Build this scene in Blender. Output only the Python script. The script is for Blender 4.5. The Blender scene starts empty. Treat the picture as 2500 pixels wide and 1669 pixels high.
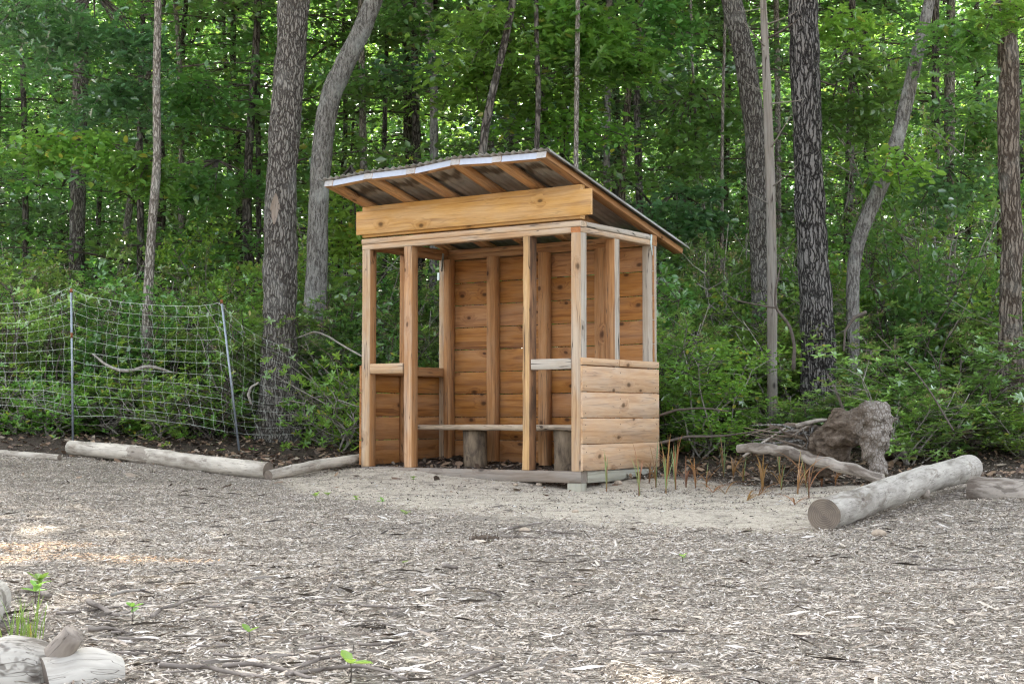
import bpy, math, random
import numpy as np
from mathutils import Vector, Matrix
R = math.radians
rng = np.random.default_rng(7)
random.seed(7)

# ------------------------------------------------------------------ camera, sky, sun, exposure
scn = bpy.context.scene
FPX, CXP, CYP, HOR, EYE = 3690.0, 1250.0, 834.5, 1020.0, 0.565
TILT = math.atan((HOR - CYP) / FPX)
cd = bpy.data.cameras.new("camera"); cam = bpy.data.objects.new("camera", cd)
scn.collection.objects.link(cam); scn.camera = cam
cam.location = (0, 0, EYE); cam.rotation_euler = (R(90) + TILT, 0, 0)
cd.sensor_width = 36; cd.lens = FPX / 2500 * 36; cd.clip_end = 2000; cd.clip_start = 0.05
SUN_EL, SUN_AZ = 45.0, -16.0            # behind the wood, a little to the left
world = bpy.data.worlds.new("World"); scn.world = world; world.use_nodes = True
wn = world.node_tree; bg = wn.nodes["Background"]
sky = wn.nodes.new("ShaderNodeTexSky"); sky.sky_type = 'NISHITA'; sky.sun_disc = False
sky.sun_elevation = R(SUN_EL); sky.sun_rotation = R(SUN_AZ); sky.air_density = 1.0; sky.dust_density = 3.0
hs = wn.nodes.new("ShaderNodeHueSaturation"); hs.inputs['Saturation'].default_value = 0.38
wn.links.new(sky.outputs[0], hs.inputs['Color']); wn.links.new(hs.outputs[0], bg.inputs[0])
bg.inputs[1].default_value = 0.15
sd_ = bpy.data.lights.new("sun", 'SUN'); sun = bpy.data.objects.new("sun", sd_); scn.collection.objects.link(sun)
sd_.energy = 5.0; sd_.angle = R(0.55); sd_.color = (1.0, 0.93, 0.82)
az = R(SUN_AZ)
SD = Vector((math.sin(az) * math.cos(R(SUN_EL)), math.cos(az) * math.cos(R(SUN_EL)), math.sin(R(SUN_EL))))
sun.rotation_euler = SD.to_track_quat('Z', 'Y').to_euler(); sun.location = (0, 0, 40)
scn.view_settings.view_transform = 'Standard'; scn.view_settings.look = 'None'
scn.view_settings.exposure = 2.52; scn.view_settings.gamma = 1
scn.cycles.max_bounces = 8; scn.cycles.diffuse_bounces = 4; scn.cycles.transmission_bounces = 4
scn.cycles.glossy_bounces = 2; scn.cycles.use_adaptive_sampling = True; scn.cycles.adaptive_threshold = 0.02
scn.cycles.sample_clamp_indirect = 4; scn.cycles.filter_width = 1.25; scn.cycles.use_denoising = True; scn.cycles.denoising_prefilter = 'NONE'

# ------------------------------------------------------------------ picture -> place
_ct, _st = math.cos(TILT), math.sin(TILT)
def ray(x, y):
    a, b = (x - CXP) / FPX, -(y - CYP) / FPX
    return np.array([a, _ct - _st * b, _st + _ct * b])
def atY(x, y, Y):
    d = ray(x, y); return np.array([0, 0, EYE]) + d * (Y / d[1])
def atZ(x, y, z):
    d = ray(x, y); return np.array([0, 0, EYE]) + d * ((z - EYE) / d[2])

# ------------------------------------------------------------------ small tools
def hashn(ix, iy, iz, s):
    h = (ix * 374761393 + iy * 668265263 + iz * 2147483647 + s * 974634777) & 0xffffffff
    h = ((h ^ (h >> 13)) * 1274126177) & 0xffffffff
    return ((h ^ (h >> 16)) & 0xffff) / 65535.0
def vnoise(P, s=0):
    P = np.asarray(P, float); f = np.floor(P).astype(np.int64); t = P - f; t = t * t * (3 - 2 * t)
    o = 0
    for a in (0, 1):
        for b in (0, 1):
            for c in (0, 1):
                w = (t[..., 0] if a else 1 - t[..., 0]) * (t[..., 1] if b else 1 - t[..., 1]) * (t[..., 2] if c else 1 - t[..., 2])
                o = o + w * hashn(f[..., 0] + a, f[..., 1] + b, f[..., 2] + c, s)
    return o * 2 - 1
def n1(x, s=0): return float(vnoise(np.array([x, 0.37, 0.71]), s))

def mesh(name, V, F, mats, smooth=False, wc=None, midx=None):
    """F: int array (n,k), or a list of such arrays of different k"""
    V = np.asarray(V, np.float32)
    Fs = [np.asarray(f, np.int32) for f in (F if isinstance(F, list) else [F])]
    m = bpy.data.meshes.new(name)
    m.vertices.add(len(V)); m.vertices.foreach_set('co', V.ravel())
    loops = np.concatenate([f.ravel() for f in Fs]); tot = np.concatenate([np.full(len(f), f.shape[1], np.int32) for f in Fs])
    st = np.concatenate([[0], np.cumsum(tot)[:-1]]).astype(np.int32)
    m.loops.add(len(loops)); m.loops.foreach_set('vertex_index', loops)
    m.polygons.add(len(tot)); m.polygons.foreach_set('loop_start', st)
    m.update(calc_edges=True)
    if smooth: m.polygons.foreach_set('use_smooth', np.ones(len(tot), bool))
    if wc is not None:
        a = m.attributes.new('wc', 'FLOAT_VECTOR', 'POINT'); a.data.foreach_set('vector', np.asarray(wc, np.float32).ravel())
    for mm in (mats if isinstance(mats, (list, tuple)) else [mats]): m.materials.append(mm)
    if midx is not None: m.polygons.foreach_set('material_index', np.asarray(midx, np.int32))
    return m
def link(name, m, parent=None, loc=(0, 0, 0)):
    o = bpy.data.objects.new(name, m); scn.collection.objects.link(o); o.location = loc
    if parent: o.parent = parent
    return o
def tag(o, label=None, cat=None, group=None, kind=None):
    if label: o['label'] = label
    if cat: o['category'] = cat
    if group: o['group'] = group
    if kind: o['kind'] = kind
    return o
def thing(name, label, cat, loc=(0, 0, 0), rz=0, group=None):
    o = link(name, None, None, loc); o.rotation_euler = (0, 0, rz); o.empty_display_size = .2
    return tag(o, label, cat, group)
class Acc:
    """collects shapes into ONE mesh"""
    def __init__(s): s.V = []; s.F = {}; s.W = []; s.M = {}; s.n = 0
    def add(s, V, F, W=None, mi=0):
        V = np.asarray(V, float)
        for f in (F if isinstance(F, list) else [F]):
            f = np.asarray(f, int); k = f.shape[1]
            s.F.setdefault(k, []).append(f + s.n); s.M.setdefault(k, []).append(np.full(len(f), mi))
        s.V.append(V); s.W.append(V if W is None else W); s.n += len(V); return s
    def mesh(s, name, mats, smooth=False):
        ks = sorted(s.F)
        return mesh(name, np.concatenate(s.V), [np.concatenate(s.F[k]) for k in ks], mats, smooth, np.concatenate(s.W),
                    np.concatenate([np.concatenate(s.M[k]) for k in ks]))
def frames(P):
    P = np.asarray(P, float); T = np.gradient(P, axis=0); T /= np.linalg.norm(T, axis=1, keepdims=True) + 1e-9
    ref = np.array([0, 0, 1.]) if abs(T[:, 2]).mean() < .8 else np.array([0, 1., 0])
    A = np.cross(T, ref); A /= np.linalg.norm(A, axis=1, keepdims=True) + 1e-9
    return T, A, np.cross(T, A)
def tube(P, r, n=6, lump=0, ls=3, seed=0, caps=True, wc=False):
    P = np.asarray(P, float); r = np.broadcast_to(np.asarray(r, float), (len(P),)); T, A, B = frames(P)
    a = np.linspace(0, 2 * np.pi, n, endpoint=False)
    D = A[:, None] * np.cos(a)[None, :, None] + B[:, None] * np.sin(a)[None, :, None]
    rr = np.repeat(r[:, None], n, 1)
    if lump:
        Q = P[:, None] + D * r[:, None, None]; rr = rr * (1 + lump * vnoise(Q * ls, seed) + .5 * lump * vnoise(Q * ls * 2.7, seed + 1))
    V = (P[:, None] + D * rr[..., None]).reshape(-1, 3)
    i = np.arange(len(P) - 1)[:, None] * n; j = np.arange(n)[None]; k = (j + 1) % n
    F = np.stack([i + j, i + n + j, i + n + k, i + k], -1).reshape(-1, 4)
    Fs = [F]
    if caps: Fs += [np.array([np.arange(n)]), np.array([(len(P) - 1) * n + np.arange(n)[::-1]])]
    if wc:
        L = np.concatenate([[0], np.cumsum(np.linalg.norm(np.diff(P, axis=0), axis=1))])
        W = np.stack([np.repeat(L[:, None], n, 1), rr * np.cos(a)[None], rr * np.sin(a)[None]], -1).reshape(-1, 3)
        return V, Fs, W + np.array([seed * 3.1, 0, 0])
    return V, Fs
def resample(P, n):
    P = np.asarray(P, float); L = np.concatenate([[0], np.cumsum(np.linalg.norm(np.diff(P[:, :3], axis=0), axis=1))])
    t = np.linspace(0, L[-1], n); Q = np.stack([np.interp(t, L, P[:, k]) for k in range(P.shape[1])], 1)
    for _ in range(max(1, n // 12)):
        Q[1:-1] = (Q[:-2] + 2 * Q[1:-1] + Q[2:]) / 4
    return Q
def rots(N, tilt=.5, up=(0, 0, 1)):
    """random leaf frames: x along leaf, z normal near up"""
    Z = np.array(up) + rng.normal(0, tilt, (N, 3)); Z /= np.linalg.norm(Z, axis=1, keepdims=True)
    X = rng.normal(0, 1, (N, 3)); X -= (X * Z).sum(1, keepdims=True) * Z; X /= np.linalg.norm(X, axis=1, keepdims=True)
    return np.stack([X, np.cross(Z, X), Z], -1)
def scatter(T, F, pos, Rm, sc):
    sc = np.asarray(sc, float); sc = sc[:, None] if sc.ndim == 1 else sc
    sc = np.broadcast_to(sc, (len(pos), 3)) if sc.shape[1] in (1, 3) else sc
    V = np.einsum('nij,nkj->nki', Rm, T[None] * sc[:, None]) + pos[:, None]
    k = len(T); o = (np.arange(len(pos)) * k)[:, None, None]
    Fs = [(np.asarray(f)[None] + o).reshape(-1, np.asarray(f).shape[1]) for f in F]
    return V.reshape(-1, 3), Fs
# leaf shapes, length 1
L_PLAIN = (np.array([[0, 0, 0], [.45, .27, .07], [1, 0, -.06], [.45, -.27, .07]]), [[[0, 2, 1], [0, 3, 2]]])
L_LAUREL = (np.array([[0, 0, 0], [.3, .14, .04], [.7, .15, .03], [1, 0, -.05], [.7, -.15, .03], [.3, -.14, .04]]), [[[0, 3, 2, 1], [0, 5, 4, 3]]])
L_BROAD = (np.array([[0, 0, 0], [.2, .22, .05], [.55, .3, .06], [.85, .14, .0], [1, 0, -.08], [.85, -.14, .0], [.55, -.3, .06], [.2, -.22, .05]]),
           [[[0, 4, 3, 2, 1], [0, 7, 6, 5, 4]]])
_o = [[.12, .04], [.3, .2], [.34, .07], [.5, .33], [.56, .1], [.74, .3], [.78, .1], [.92, .12]]
L_OAK = (np.array([[0, 0, 0], [1, 0, -.1]] + [[a, b, .12 * b] for a, b in _o] + [[a, -b, .12 * b] for a, b in _o]),
         [[[0, 1, 9, 8, 7, 6, 5, 4, 3, 2], [0, 10, 11, 12, 13, 14, 15, 16, 17, 1]]])

# ------------------------------------------------------------------ materials
def newmat(name):
    m = bpy.data.materials.new(name); m.use_nodes = True; nt = m.node_tree; nt.nodes.clear()
    out = nt.nodes.new('ShaderNodeOutputMaterial'); return m, nt, out
class N:
    def __init__(s, nt): s.nt = nt
    def n(s, t, **k):
        x = s.nt.nodes.new('ShaderNode' + t)
        for a, b in k.items(): setattr(x, a, b)
        return x
    def put(s, node, i, v):
        if v is None: return
        if hasattr(v, 'is_linked') or isinstance(v, bpy.types.NodeSocket): s.nt.links.new(v, node.inputs[i])
        else:
            try: node.inputs[i].default_value = v
            except Exception: node.inputs[i].default_value = (*v, 1)
    def math(s, op, a, b=None, c=None, clamp=False):
        x = s.n('Math', operation=op, use_clamp=clamp); s.put(x, 0, a); s.put(x, 1, b); s.put(x, 2, c); return x.outputs[0]
    def mapr(s, v, a, b, c=0., d=1.):
        x = s.n('MapRange'); x.interpolation_type = 'SMOOTHSTEP'
        for i, q in enumerate((v, a, b, c, d)): s.put(x, i, q)
        return x.outputs[0]
    def mix(s, f, a, b, mode='MIX'):
        x = s.n('Mix', data_type='RGBA', blend_type=mode); s.put(x, 0, f); s.put(x, 6, a); s.put(x, 7, b); return x.outputs[2]
    def scale(s, v, sc, off=(0, 0, 0)):
        x = s.n('Mapping'); s.put(x, 0, v); x.inputs['Scale'].default_value = sc; x.inputs['Location'].default_value = off; return x.outputs[0]
    def noise(s, v, sc, det=3, rough=.55, dist=0., col=False):
        x = s.n('TexNoise'); s.put(x, 'Vector', v); s.put(x, 'Scale', sc); s.put(x, 'Detail', det); s.put(x, 'Roughness', rough); s.put(x, 'Distortion', dist)
        return x.outputs[1 if col else 0]
    def vor(s, v, sc, feature='F1', out=0, rnd=1.):
        x = s.n('TexVoronoi', feature=feature); s.put(x, 'Vector', v); s.put(x, 'Scale', sc); s.put(x, 'Randomness', rnd); return x.outputs[out]
    def ramp(s, v, stops):
        x = s.n('ValToRGB'); s.put(x, 0, v); e = x.color_ramp.elements
        while len(e) < len(stops): e.new(.5)
        for k, (p, c) in zip(e, stops): k.position = p; k.color = (*c, 1)
        return x.outputs[0]
    def bsdf(s, out, col, rough=.8, bump=None, strength=.3, dist=.01, spec=.3, metal=0.):
        b = s.n('BsdfPrincipled'); s.put(b, 'Base Color', col); s.put(b, 'Roughness', rough); s.put(b, 'Specular IOR Level', spec); s.put(b, 'Metallic', metal)
        if bump is not None:
            u = s.n('Bump'); s.put(u, 'Height', bump); s.put(u, 'Strength', strength); s.put(u, 'Distance', dist); s.nt.links.new(u.outputs[0], b.inputs['Normal'])
        s.nt.links.new(b.outputs[0], out.inputs[0]); return b
def add3(g, a, b):
    x = g.n('VectorMath', operation='ADD'); g.put(x, 0, a); g.put(x, 1, b); return x.outputs[0]

def wood(name, light, mid, dark, grey=(.42, .40, .36), greyamt=.3, crack=.5, knots=.5, rough=.75):
    m, nt, out = newmat(name); g = N(nt)
    at = g.n('Attribute', attribute_name='wc').outputs['Vector']
    wob = g.noise(g.scale(at, (1.2, 5, 5)), 1.0, 2, col=True)
    sc = g.n('VectorMath', operation='MULTIPLY_ADD'); g.put(sc, 0, wob); sc.inputs[1].default_value = (.1, .06, .06); g.put(sc, 2, at); p = sc.outputs[0]
    # knots: stretched cells, only a few carry one
    sp = g.n('SeparateXYZ'); g.put(sp, 0, p); cb = g.n('CombineXYZ'); g.put(cb, 0, g.math('MULTIPLY', sp.outputs[0], 4.2)); g.put(cb, 1, g.math('MULTIPLY', g.math('ADD', sp.outputs[1], sp.outputs[2]), 6.8))
    vv = g.n('TexVoronoi', voronoi_dimensions='2D'); g.put(vv, 'Vector', cb.outputs[0]); g.put(vv, 'Scale', 1.0); g.put(vv, 'Randomness', .9); kd, kc = vv.outputs[0], vv.outputs[1]
    sep = g.n('SeparateColor'); g.put(sep, 0, kc); has = g.math('GREATER_THAN', sep.outputs[0], 1 - knots * .30)
    kn = g.math('MULTIPLY', g.mapr(kd, g.math('MULTIPLY_ADD', sep.outputs[1], .10, .10), .05), has); halo = g.math('MULTIPLY', g.mapr(kd, .5, .1), has)
    ring = g.noise(add3(g, g.scale(p, (.9, 26, 26)), halo), 1.0, 2, .6, 1.1)
    fine = g.noise(g.scale(at, (9, 190, 190)), 1.0, 3, .7)
    big = g.noise(g.scale(at, (1.3, 5, 5)), 1.0, 3)
    c = g.ramp(ring, [(.30, dark), (.46, mid), (.62, light)])
    c = g.mix(g.mapr(big, .35, .7, 0, .6), c, mid)
    c = g.mix(g.math('MULTIPLY', g.mapr(fine, .35, .7), .35), c, dark)
    gw = g.noise(g.scale(at, (2.2, 9, 9)), 1.0, 4, .6)
    c = g.mix(g.math('MULTIPLY', g.mapr(gw, .35, .7), greyamt), c, grey)
    c = g.mix(g.math('MULTIPLY', halo, .35), c, dark)
    c = g.mix(g.math('MULTIPLY', kn, .85), c, tuple(x * .28 for x in dark))
    cr = g.noise(g.scale(at, (1.3, 30, 30)), 1.0, 1, .4, .6)
    ck = g.math('MULTIPLY', g.mapr(g.math('ABSOLUTE', g.math('SUBTRACT', cr, .5)), .022, .006), g.math('MULTIPLY', g.mapr(gw, .42, .55), crack))
    c = g.mix(ck, c, (.035, .025, .018))
    ri = g.n('NewGeometry').outputs['Random Per Island']
    hsv = g.n('HueSaturation'); g.put(hsv, 'Value', g.mapr(ri, 0, 1, .92, 1.08)); g.put(hsv, 'Saturation', g.mapr(ri, .2, .9, 1.05, .95)); g.put(hsv, 'Color', c)
    h = g.math('SUBTRACT', g.math('ADD', g.math('MULTIPLY', fine, .5), g.math('MULTIPLY', ring, .3)), g.math('MULTIPLY', ck, 2))
    g.bsdf(out, hsv.outputs[0], rough, h, .35, .004, .25); return m
def bark(name, hi, lo, cells=20, stretch=.22, depth=.014, lichen=(.45, .47, .42), lich=.2, smooth=False):
    m, nt, out = newmat(name); g = N(nt); ob = g.n('TexCoord').outputs['Object']
    w = g.noise(ob, 9, 3, col=True)
    sc = g.n('VectorMath', operation='MULTIPLY_ADD'); g.put(sc, 0, w); sc.inputs[1].default_value = (.07, .07, .16); g.put(sc, 2, ob)
    p = g.scale(sc.outputs[0], (1, 1, stretch))
    e = g.vor(p, cells, 'DISTANCE_TO_EDGE'); ridge = g.mapr(e, .02, .24) if not smooth else g.mapr(g.noise(g.scale(sc.outputs[0], (1, 1, .16)), cells * 1.6, 3, .65), .36, .6)
    f = g.noise(g.scale(ob, (1, 1, .4)), cells * 3, 4, .7); big = g.noise(ob, 3.2, 3)
    v = g.math('ADD', g.math('MULTIPLY', ridge, .62), g.math('MULTIPLY', g.math('SUBTRACT', f, .32), .75))
    mid = tuple((a * .45 + b * .55) for a, b in zip(hi, lo))
    c = g.ramp(v, [(.12, lo), (.5, mid), (.9, hi)])
    c = g.mix(g.math('MULTIPLY', g.mapr(big, .5, .7), lich), c, lichen)
    c = g.mix(g.math('MULTIPLY', g.mapr(g.noise(g.scale(ob, (1, 1, .5)), 60, 2), .60, .74), lich), c, lichen)
    g.bsdf(out, c, .9, v, 1.0, depth, .15); return m
def logwood(name, base=(.44, .39, .33), stain=(.20, .165, .13), barkc=(.13, .10, .08), barkamt=.3):
    m, nt, out = newmat(name); g = N(nt); at = g.n('Attribute', attribute_name='wc').outputs['Vector']
    a = g.noise(g.scale(at, (3, 9, 9)), 1., 5, .65); b = g.noise(g.scale(at, (5, 60, 60)), 1., 3, .6)
    c = g.ramp(a, [(.36, stain), (.5, base), (.66, tuple(min(1, x * 1.3) for x in base))])
    c = g.mix(g.math('MULTIPLY', g.mapr(b, .4, .7), .3), c, stain)
    pt = g.noise(g.scale(at, (2.2, 6, 6), (3, 1, 2)), 1., 4, .7, .8)
    bm = g.math('MULTIPLY', g.mapr(pt, .56, .61), barkamt)
    c = g.mix(bm, c, barkc)
    ck = g.math('MULTIPLY', g.mapr(g.math('ABSOLUTE', g.math('SUBTRACT', g.noise(g.scale(at, (2.5, 40, 40)), 1., 2, .6), .5)), .008, 0), .6)
    c = g.mix(ck, c, (.06, .045, .035))
    dk = g.vor(g.scale(at, (4, 10, 10)), 1.); c = g.mix(g.math('MULTIPLY', g.mapr(dk, .13, .06), .8), c, (.07, .05, .04))
    h = g.math('ADD', g.math('MULTIPLY', b, .3), g.math('SUBTRACT', g.math('MULTIPLY', bm, .8), ck))
    g.bsdf(out, c, .85, h, .6, .008, .2); return m
def leaf(name, a, b, trans, tamt=.45, gloss=.05, rough=.35, yellow=None):
    m, nt, out = newmat(name); g = N(nt); ri = g.n('NewGeometry').outputs['Random Per Island']; oi = g.n('ObjectInfo').outputs['Random']
    c = g.mix(ri, a, b); t = g.mix(ri, tuple(x * .75 for x in trans), trans)
    if yellow:
        y = g.math('GREATER_THAN', g.math('FRACT', g.math('MULTIPLY', ri, 37.0)), 1 - yellow[1]); c = g.mix(y, c, yellow[0]); t = g.mix(y, t, yellow[0])
    hh = []
    for col in (c, t):
        hsv = g.n('HueSaturation'); g.put(hsv, 'Hue', g.mapr(oi, 0, 1, .485, .515)); g.put(hsv, 'Value', g.mapr(g.math('FRACT', g.math('MULTIPLY', oi, 7.7)), 0, 1, .8, 1.25)); g.put(hsv, 'Color', col); hh.append(hsv.outputs[0])
    d = g.n('BsdfDiffuse'); g.put(d, 0, hh[0]); tr = g.n('BsdfTranslucent'); g.put(tr, 0, hh[1])
    mx = g.n('MixShader'); g.put(mx, 0, tamt); nt.links.new(d.outputs[0], mx.inputs[1]); nt.links.new(tr.outputs[0], mx.inputs[2])
    gl = g.n('BsdfGlossy'); g.put(gl, 'Roughness', rough); g.put(gl, 'Color', (.9, .95, .9))
    lw = g.n('LayerWeight'); g.put(lw, 0, .35)
    m2 = g.n('MixShader'); g.put(m2, 0, g.math('MULTIPLY_ADD', lw.outputs[0], gloss * 2.5, gloss)); nt.links.new(mx.outputs[0], m2.inputs[1]); nt.links.new(gl.outputs[0], m2.inputs[2])
    nt.links.new(m2.outputs[0], out.inputs[0]); return m
def plain(name, c, rough=.6, metal=0., spec=.4, var=.2, sc=30):
    m, nt, out = newmat(name); g = N(nt); ob = g.n('TexCoord').outputs['Object']; n = g.noise(ob, sc, 4)
    g.bsdf(out, g.mix(g.mapr(n, .3, .7), tuple(x * (1 - var) for x in c), tuple(min(1, x * (1 + var)) for x in c)), rough, n, .2, .002, spec, metal); return m
def island(name, cols, rough=.85):
    m, nt, out = newmat(name); g = N(nt); ri = g.n('NewGeometry').outputs['Random Per Island']
    n = len(cols); x = g.n('ValToRGB'); x.color_ramp.interpolation = 'CONSTANT'; e = x.color_ramp.elements
    while len(e) < n: e.new(.5)
    for i, k in enumerate(e): k.position = i / n; k.color = (*cols[i], 1)
    g.put(x, 0, ri); f = g.noise(g.n('TexCoord').outputs['Object'], 90, 2)
    c = g.mix(g.mapr(f, .3, .7, 0, .3), x.outputs[0], (.12, .10, .085)); dp = g.noise(g.n('TexCoord').outputs['Object'], 1.7, 4, .65); c = g.mix(g.mapr(dp, .5, .7, 0, .28), c, (.13, .115, .10)); g.bsdf(out, c, rough, None, spec=.15); return m

M = {}
M['post'] = wood('weathered_post_wood', (.52, .355, .205), (.41, .26, .14), (.24, .135, .065), (.45, .40, .33), .55, 1., .5)
M['postwarm'] = wood('warm_post_wood', (.54, .31, .15), (.40, .205, .085), (.27, .13, .055), (.50, .44, .36), .35, .9, .5)
M['orange'] = wood('orange_end_grain', (.50, .22, .09), (.42, .17, .065), (.28, .10, .04), (.4, .25, .15), .2, .4, 0.)
M['golden'] = wood('rough_sawn_golden_wood', (.60, .40, .20), (.48, .29, .12), (.26, .13, .05), (.2, .14, .09), .45, .9, .2)
M['barky'] = wood('bark_edged_wood', (.36, .19, .09), (.24, .12, .055), (.07, .035, .02), (.035, .025, .02), .8, 1., .8)
M['stud'] = wood('stud_wood', (.42, .215, .085), (.33, .155, .055), (.16, .062, .02), (.36, .27, .18), .25, .6, .4)
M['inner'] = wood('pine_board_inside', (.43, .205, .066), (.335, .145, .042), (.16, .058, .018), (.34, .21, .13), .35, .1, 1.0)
M['fascia'] = wood('golden_fascia_pine', (.58, .335, .11), (.47, .245, .065), (.30, .14, .035), (.55, .42, .28), .3, .2, .55)
M['plate'] = wood('top_plate_wood', (.56, .38, .22), (.45, .28, .15), (.28, .16, .08), (.46, .41, .34), .55, .7, .3)
M['greyplate'] = wood('grey_plate_wood', (.46, .39, .31), (.38, .315, .24), (.22, .175, .13), (.44, .41, .36), .5, 1., .4)
M['side'] = wood('side_board_pine', (.58, .385, .225), (.49, .30, .16), (.32, .17, .08), (.47, .37, .28), .5, .3, .65)
M['sill'] = wood('grey_sill_wood', (.27, .22, .175), (.21, .165, .125), (.12, .088, .066), (.25, .23, .20), .6, .4, .35)
M['treated'] = wood('treated_sill_wood', (.40, .38, .30), (.33, .31, .24), (.22, .20, .15), (.40, .40, .36), .5, .3, .2)
M['rafter'] = wood('rafter_wood', (.66, .38, .16), (.50, .25, .09), (.16, .075, .035), (.45, .36, .27), .35, .4, .45)
M['endw'] = wood('pale_cut_end', (.46, .44, .42), (.40, .38, .36), (.26, .23, .20), (.48, .48, .48), .6, .5, .0)
M['white'] = plain('pale_bluish_edge', (.38, .41, .47), .5, var=.05)  # pale bluish tone for the front faces of the blocking
M['benchtop'] = wood('bench_plank', (.60, .47, .33), (.48, .36, .24), (.12, .08, .05), (.46, .42, .36), .3, 1., 1.)
M['stump'] = logwood('stump_wood', (.22, .165, .11), (.09, .065, .045), (.07, .055, .045), .5)
M['log'] = logwood('pale_log_wood', (.43, .385, .32), (.22, .185, .145), (.20, .165, .13), .7)
M['lognear'] = logwood('weathered_pale_wood', (.40, .37, .32), (.19, .168, .135), (.13, .11, .09), .8)
M['loggrey'] = logwood('grey_log_wood', (.36, .33, .285), (.19, .165, .135), (.15, .12, .09), .6)
M['logmid'] = logwood('brown_grey_log_wood', (.31, .27, .225), (.12, .095, .075), (.06, .045, .035), .6)
M['logdark'] = logwood('bark_log', (.27, .23, .19), (.13, .10, .08), (.08, .065, .055), .6)
M['snag'] = logwood('root_wood', (.15, .115, .085), (.05, .037, .028), (.26, .235, .20), .5)
def cutmat():
    m, nt, out = newmat('growth_ring_cut'); g = N(nt); at = g.n('Attribute', attribute_name='wc').outputs['Vector']
    sx = g.n('SeparateXYZ'); g.put(sx, 0, at); w = g.noise(g.scale(at, (6, 30, 30)), 1., 3)
    rg = g.math('SINE', g.math('ADD', g.math('MULTIPLY', sx.outputs[0], 620.), g.math('MULTIPLY', w, 16.)))
    c = g.ramp(g.math('MULTIPLY_ADD', rg, .16, .5), [(.2, (.13, .10, .075)), (.8, (.23, .19, .15))]); c = g.mix(g.mapr(w, .45, .7, 0, .6), c, (.11, .09, .075))
    g.bsdf(out, c, .9, rg, .3, .002, .1); return m
M['cut'] = cutmat()
M['nail'] = plain('nail_head', (.03, .025, .02), .6, .6)
M['strap'] = plain('galvanised_strap', (.42, .48, .46), .45, .7)
M['fpost'] = plain('galvanised_post', (.25, .28, .31), .5, .5, sc=20)
M['rust'] = plain('rust', (.20, .075, .03), .9)
M['net'] = plain('net_cord', (.57, .61, .53), .7, var=.1)
M['bigbark'] = bark('furrowed_oak_bark', (.25, .23, .20), (.04, .033, .028), 40, .17, .018, lichen=(.36, .36, .33), lich=.2)
M['darkbark'] = bark('dark_furrowed_bark', (.25, .23, .21), (.012, .010, .009), 32, .14, .028, lich=.04)
M['greybark'] = bark('grey_bark', (.27, .255, .23), (.065, .057, .05), 34, .4, .008, lichen=(.38, .39, .36), lich=.45, smooth=True)
M['whiteplate'] = bark('pale_plated_bark', (.36, .325, .28), (.13, .10, .078), 44, .5, .006, lichen=(.46, .44, .41), lich=.15)
M['thinbark'] = bark('thin_tree_bark', (.37, .335, .29), (.09, .075, .06), 40, .2, .01)
M['brownbark'] = bark('shaggy_brown_bark', (.25, .205, .16), (.05, .036, .026), 28, .15, .025, lich=.15)
M['farbark'] = bark('far_tree_bark', (.15, .13, .11), (.022, .018, .014), 24, .2, .01)
M['twig'] = plain('twig_bark', (.085, .068, .055), .9, var=.3)
M['palestem'] = plain('pale_stem', (.24, .215, .185), .9, var=.3)
M['dead'] = wood('dead_pole_wood', (.235, .205, .165), (.175, .15, .12), (.07, .055, .042), (.22, .205, .18), .6, 1., .15)

def chip_leaf_cols(): pass
M['lf_mid'] = leaf('midstory_leaf', (.065, .148, .038), (.122, .25, .06), (.32, .60, .085), .46, .07, .36, ((.30, .34, .05), .02))
M['lf_oak'] = leaf('oak_leaf', (.07, .18, .035), (.13, .30, .05), (.40, .70, .09), .52, .05, .35, ((.40, .42, .08), .02))
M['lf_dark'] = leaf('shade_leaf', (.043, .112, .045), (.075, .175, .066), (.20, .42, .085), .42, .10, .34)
M['lf_laurel'] = leaf('laurel_leaf', (.10, .19, .04), (.20, .345, .065), (.40, .60, .09), .34, .09, .28, ((.30, .30, .06), .03))
M['lf_low'] = leaf('low_leaf', (.09, .19, .035), (.18, .34, .055), (.42, .66, .09), .45, .04, .4, ((.45, .42, .06), .04))
M['flower'] = island('dry_flower_head', [(.30, .25, .12), (.38, .30, .14), (.24, .22, .10), (.42, .30, .18)])
M['reedg'] = leaf('reed_green', (.12, .17, .07), (.20, .25, .10), (.3, .4, .1), .35, .03)
M['reedo'] = leaf('reed_orange', (.17, .08, .035), (.30, .15, .06), (.4, .2, .06), .3, .03)

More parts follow.
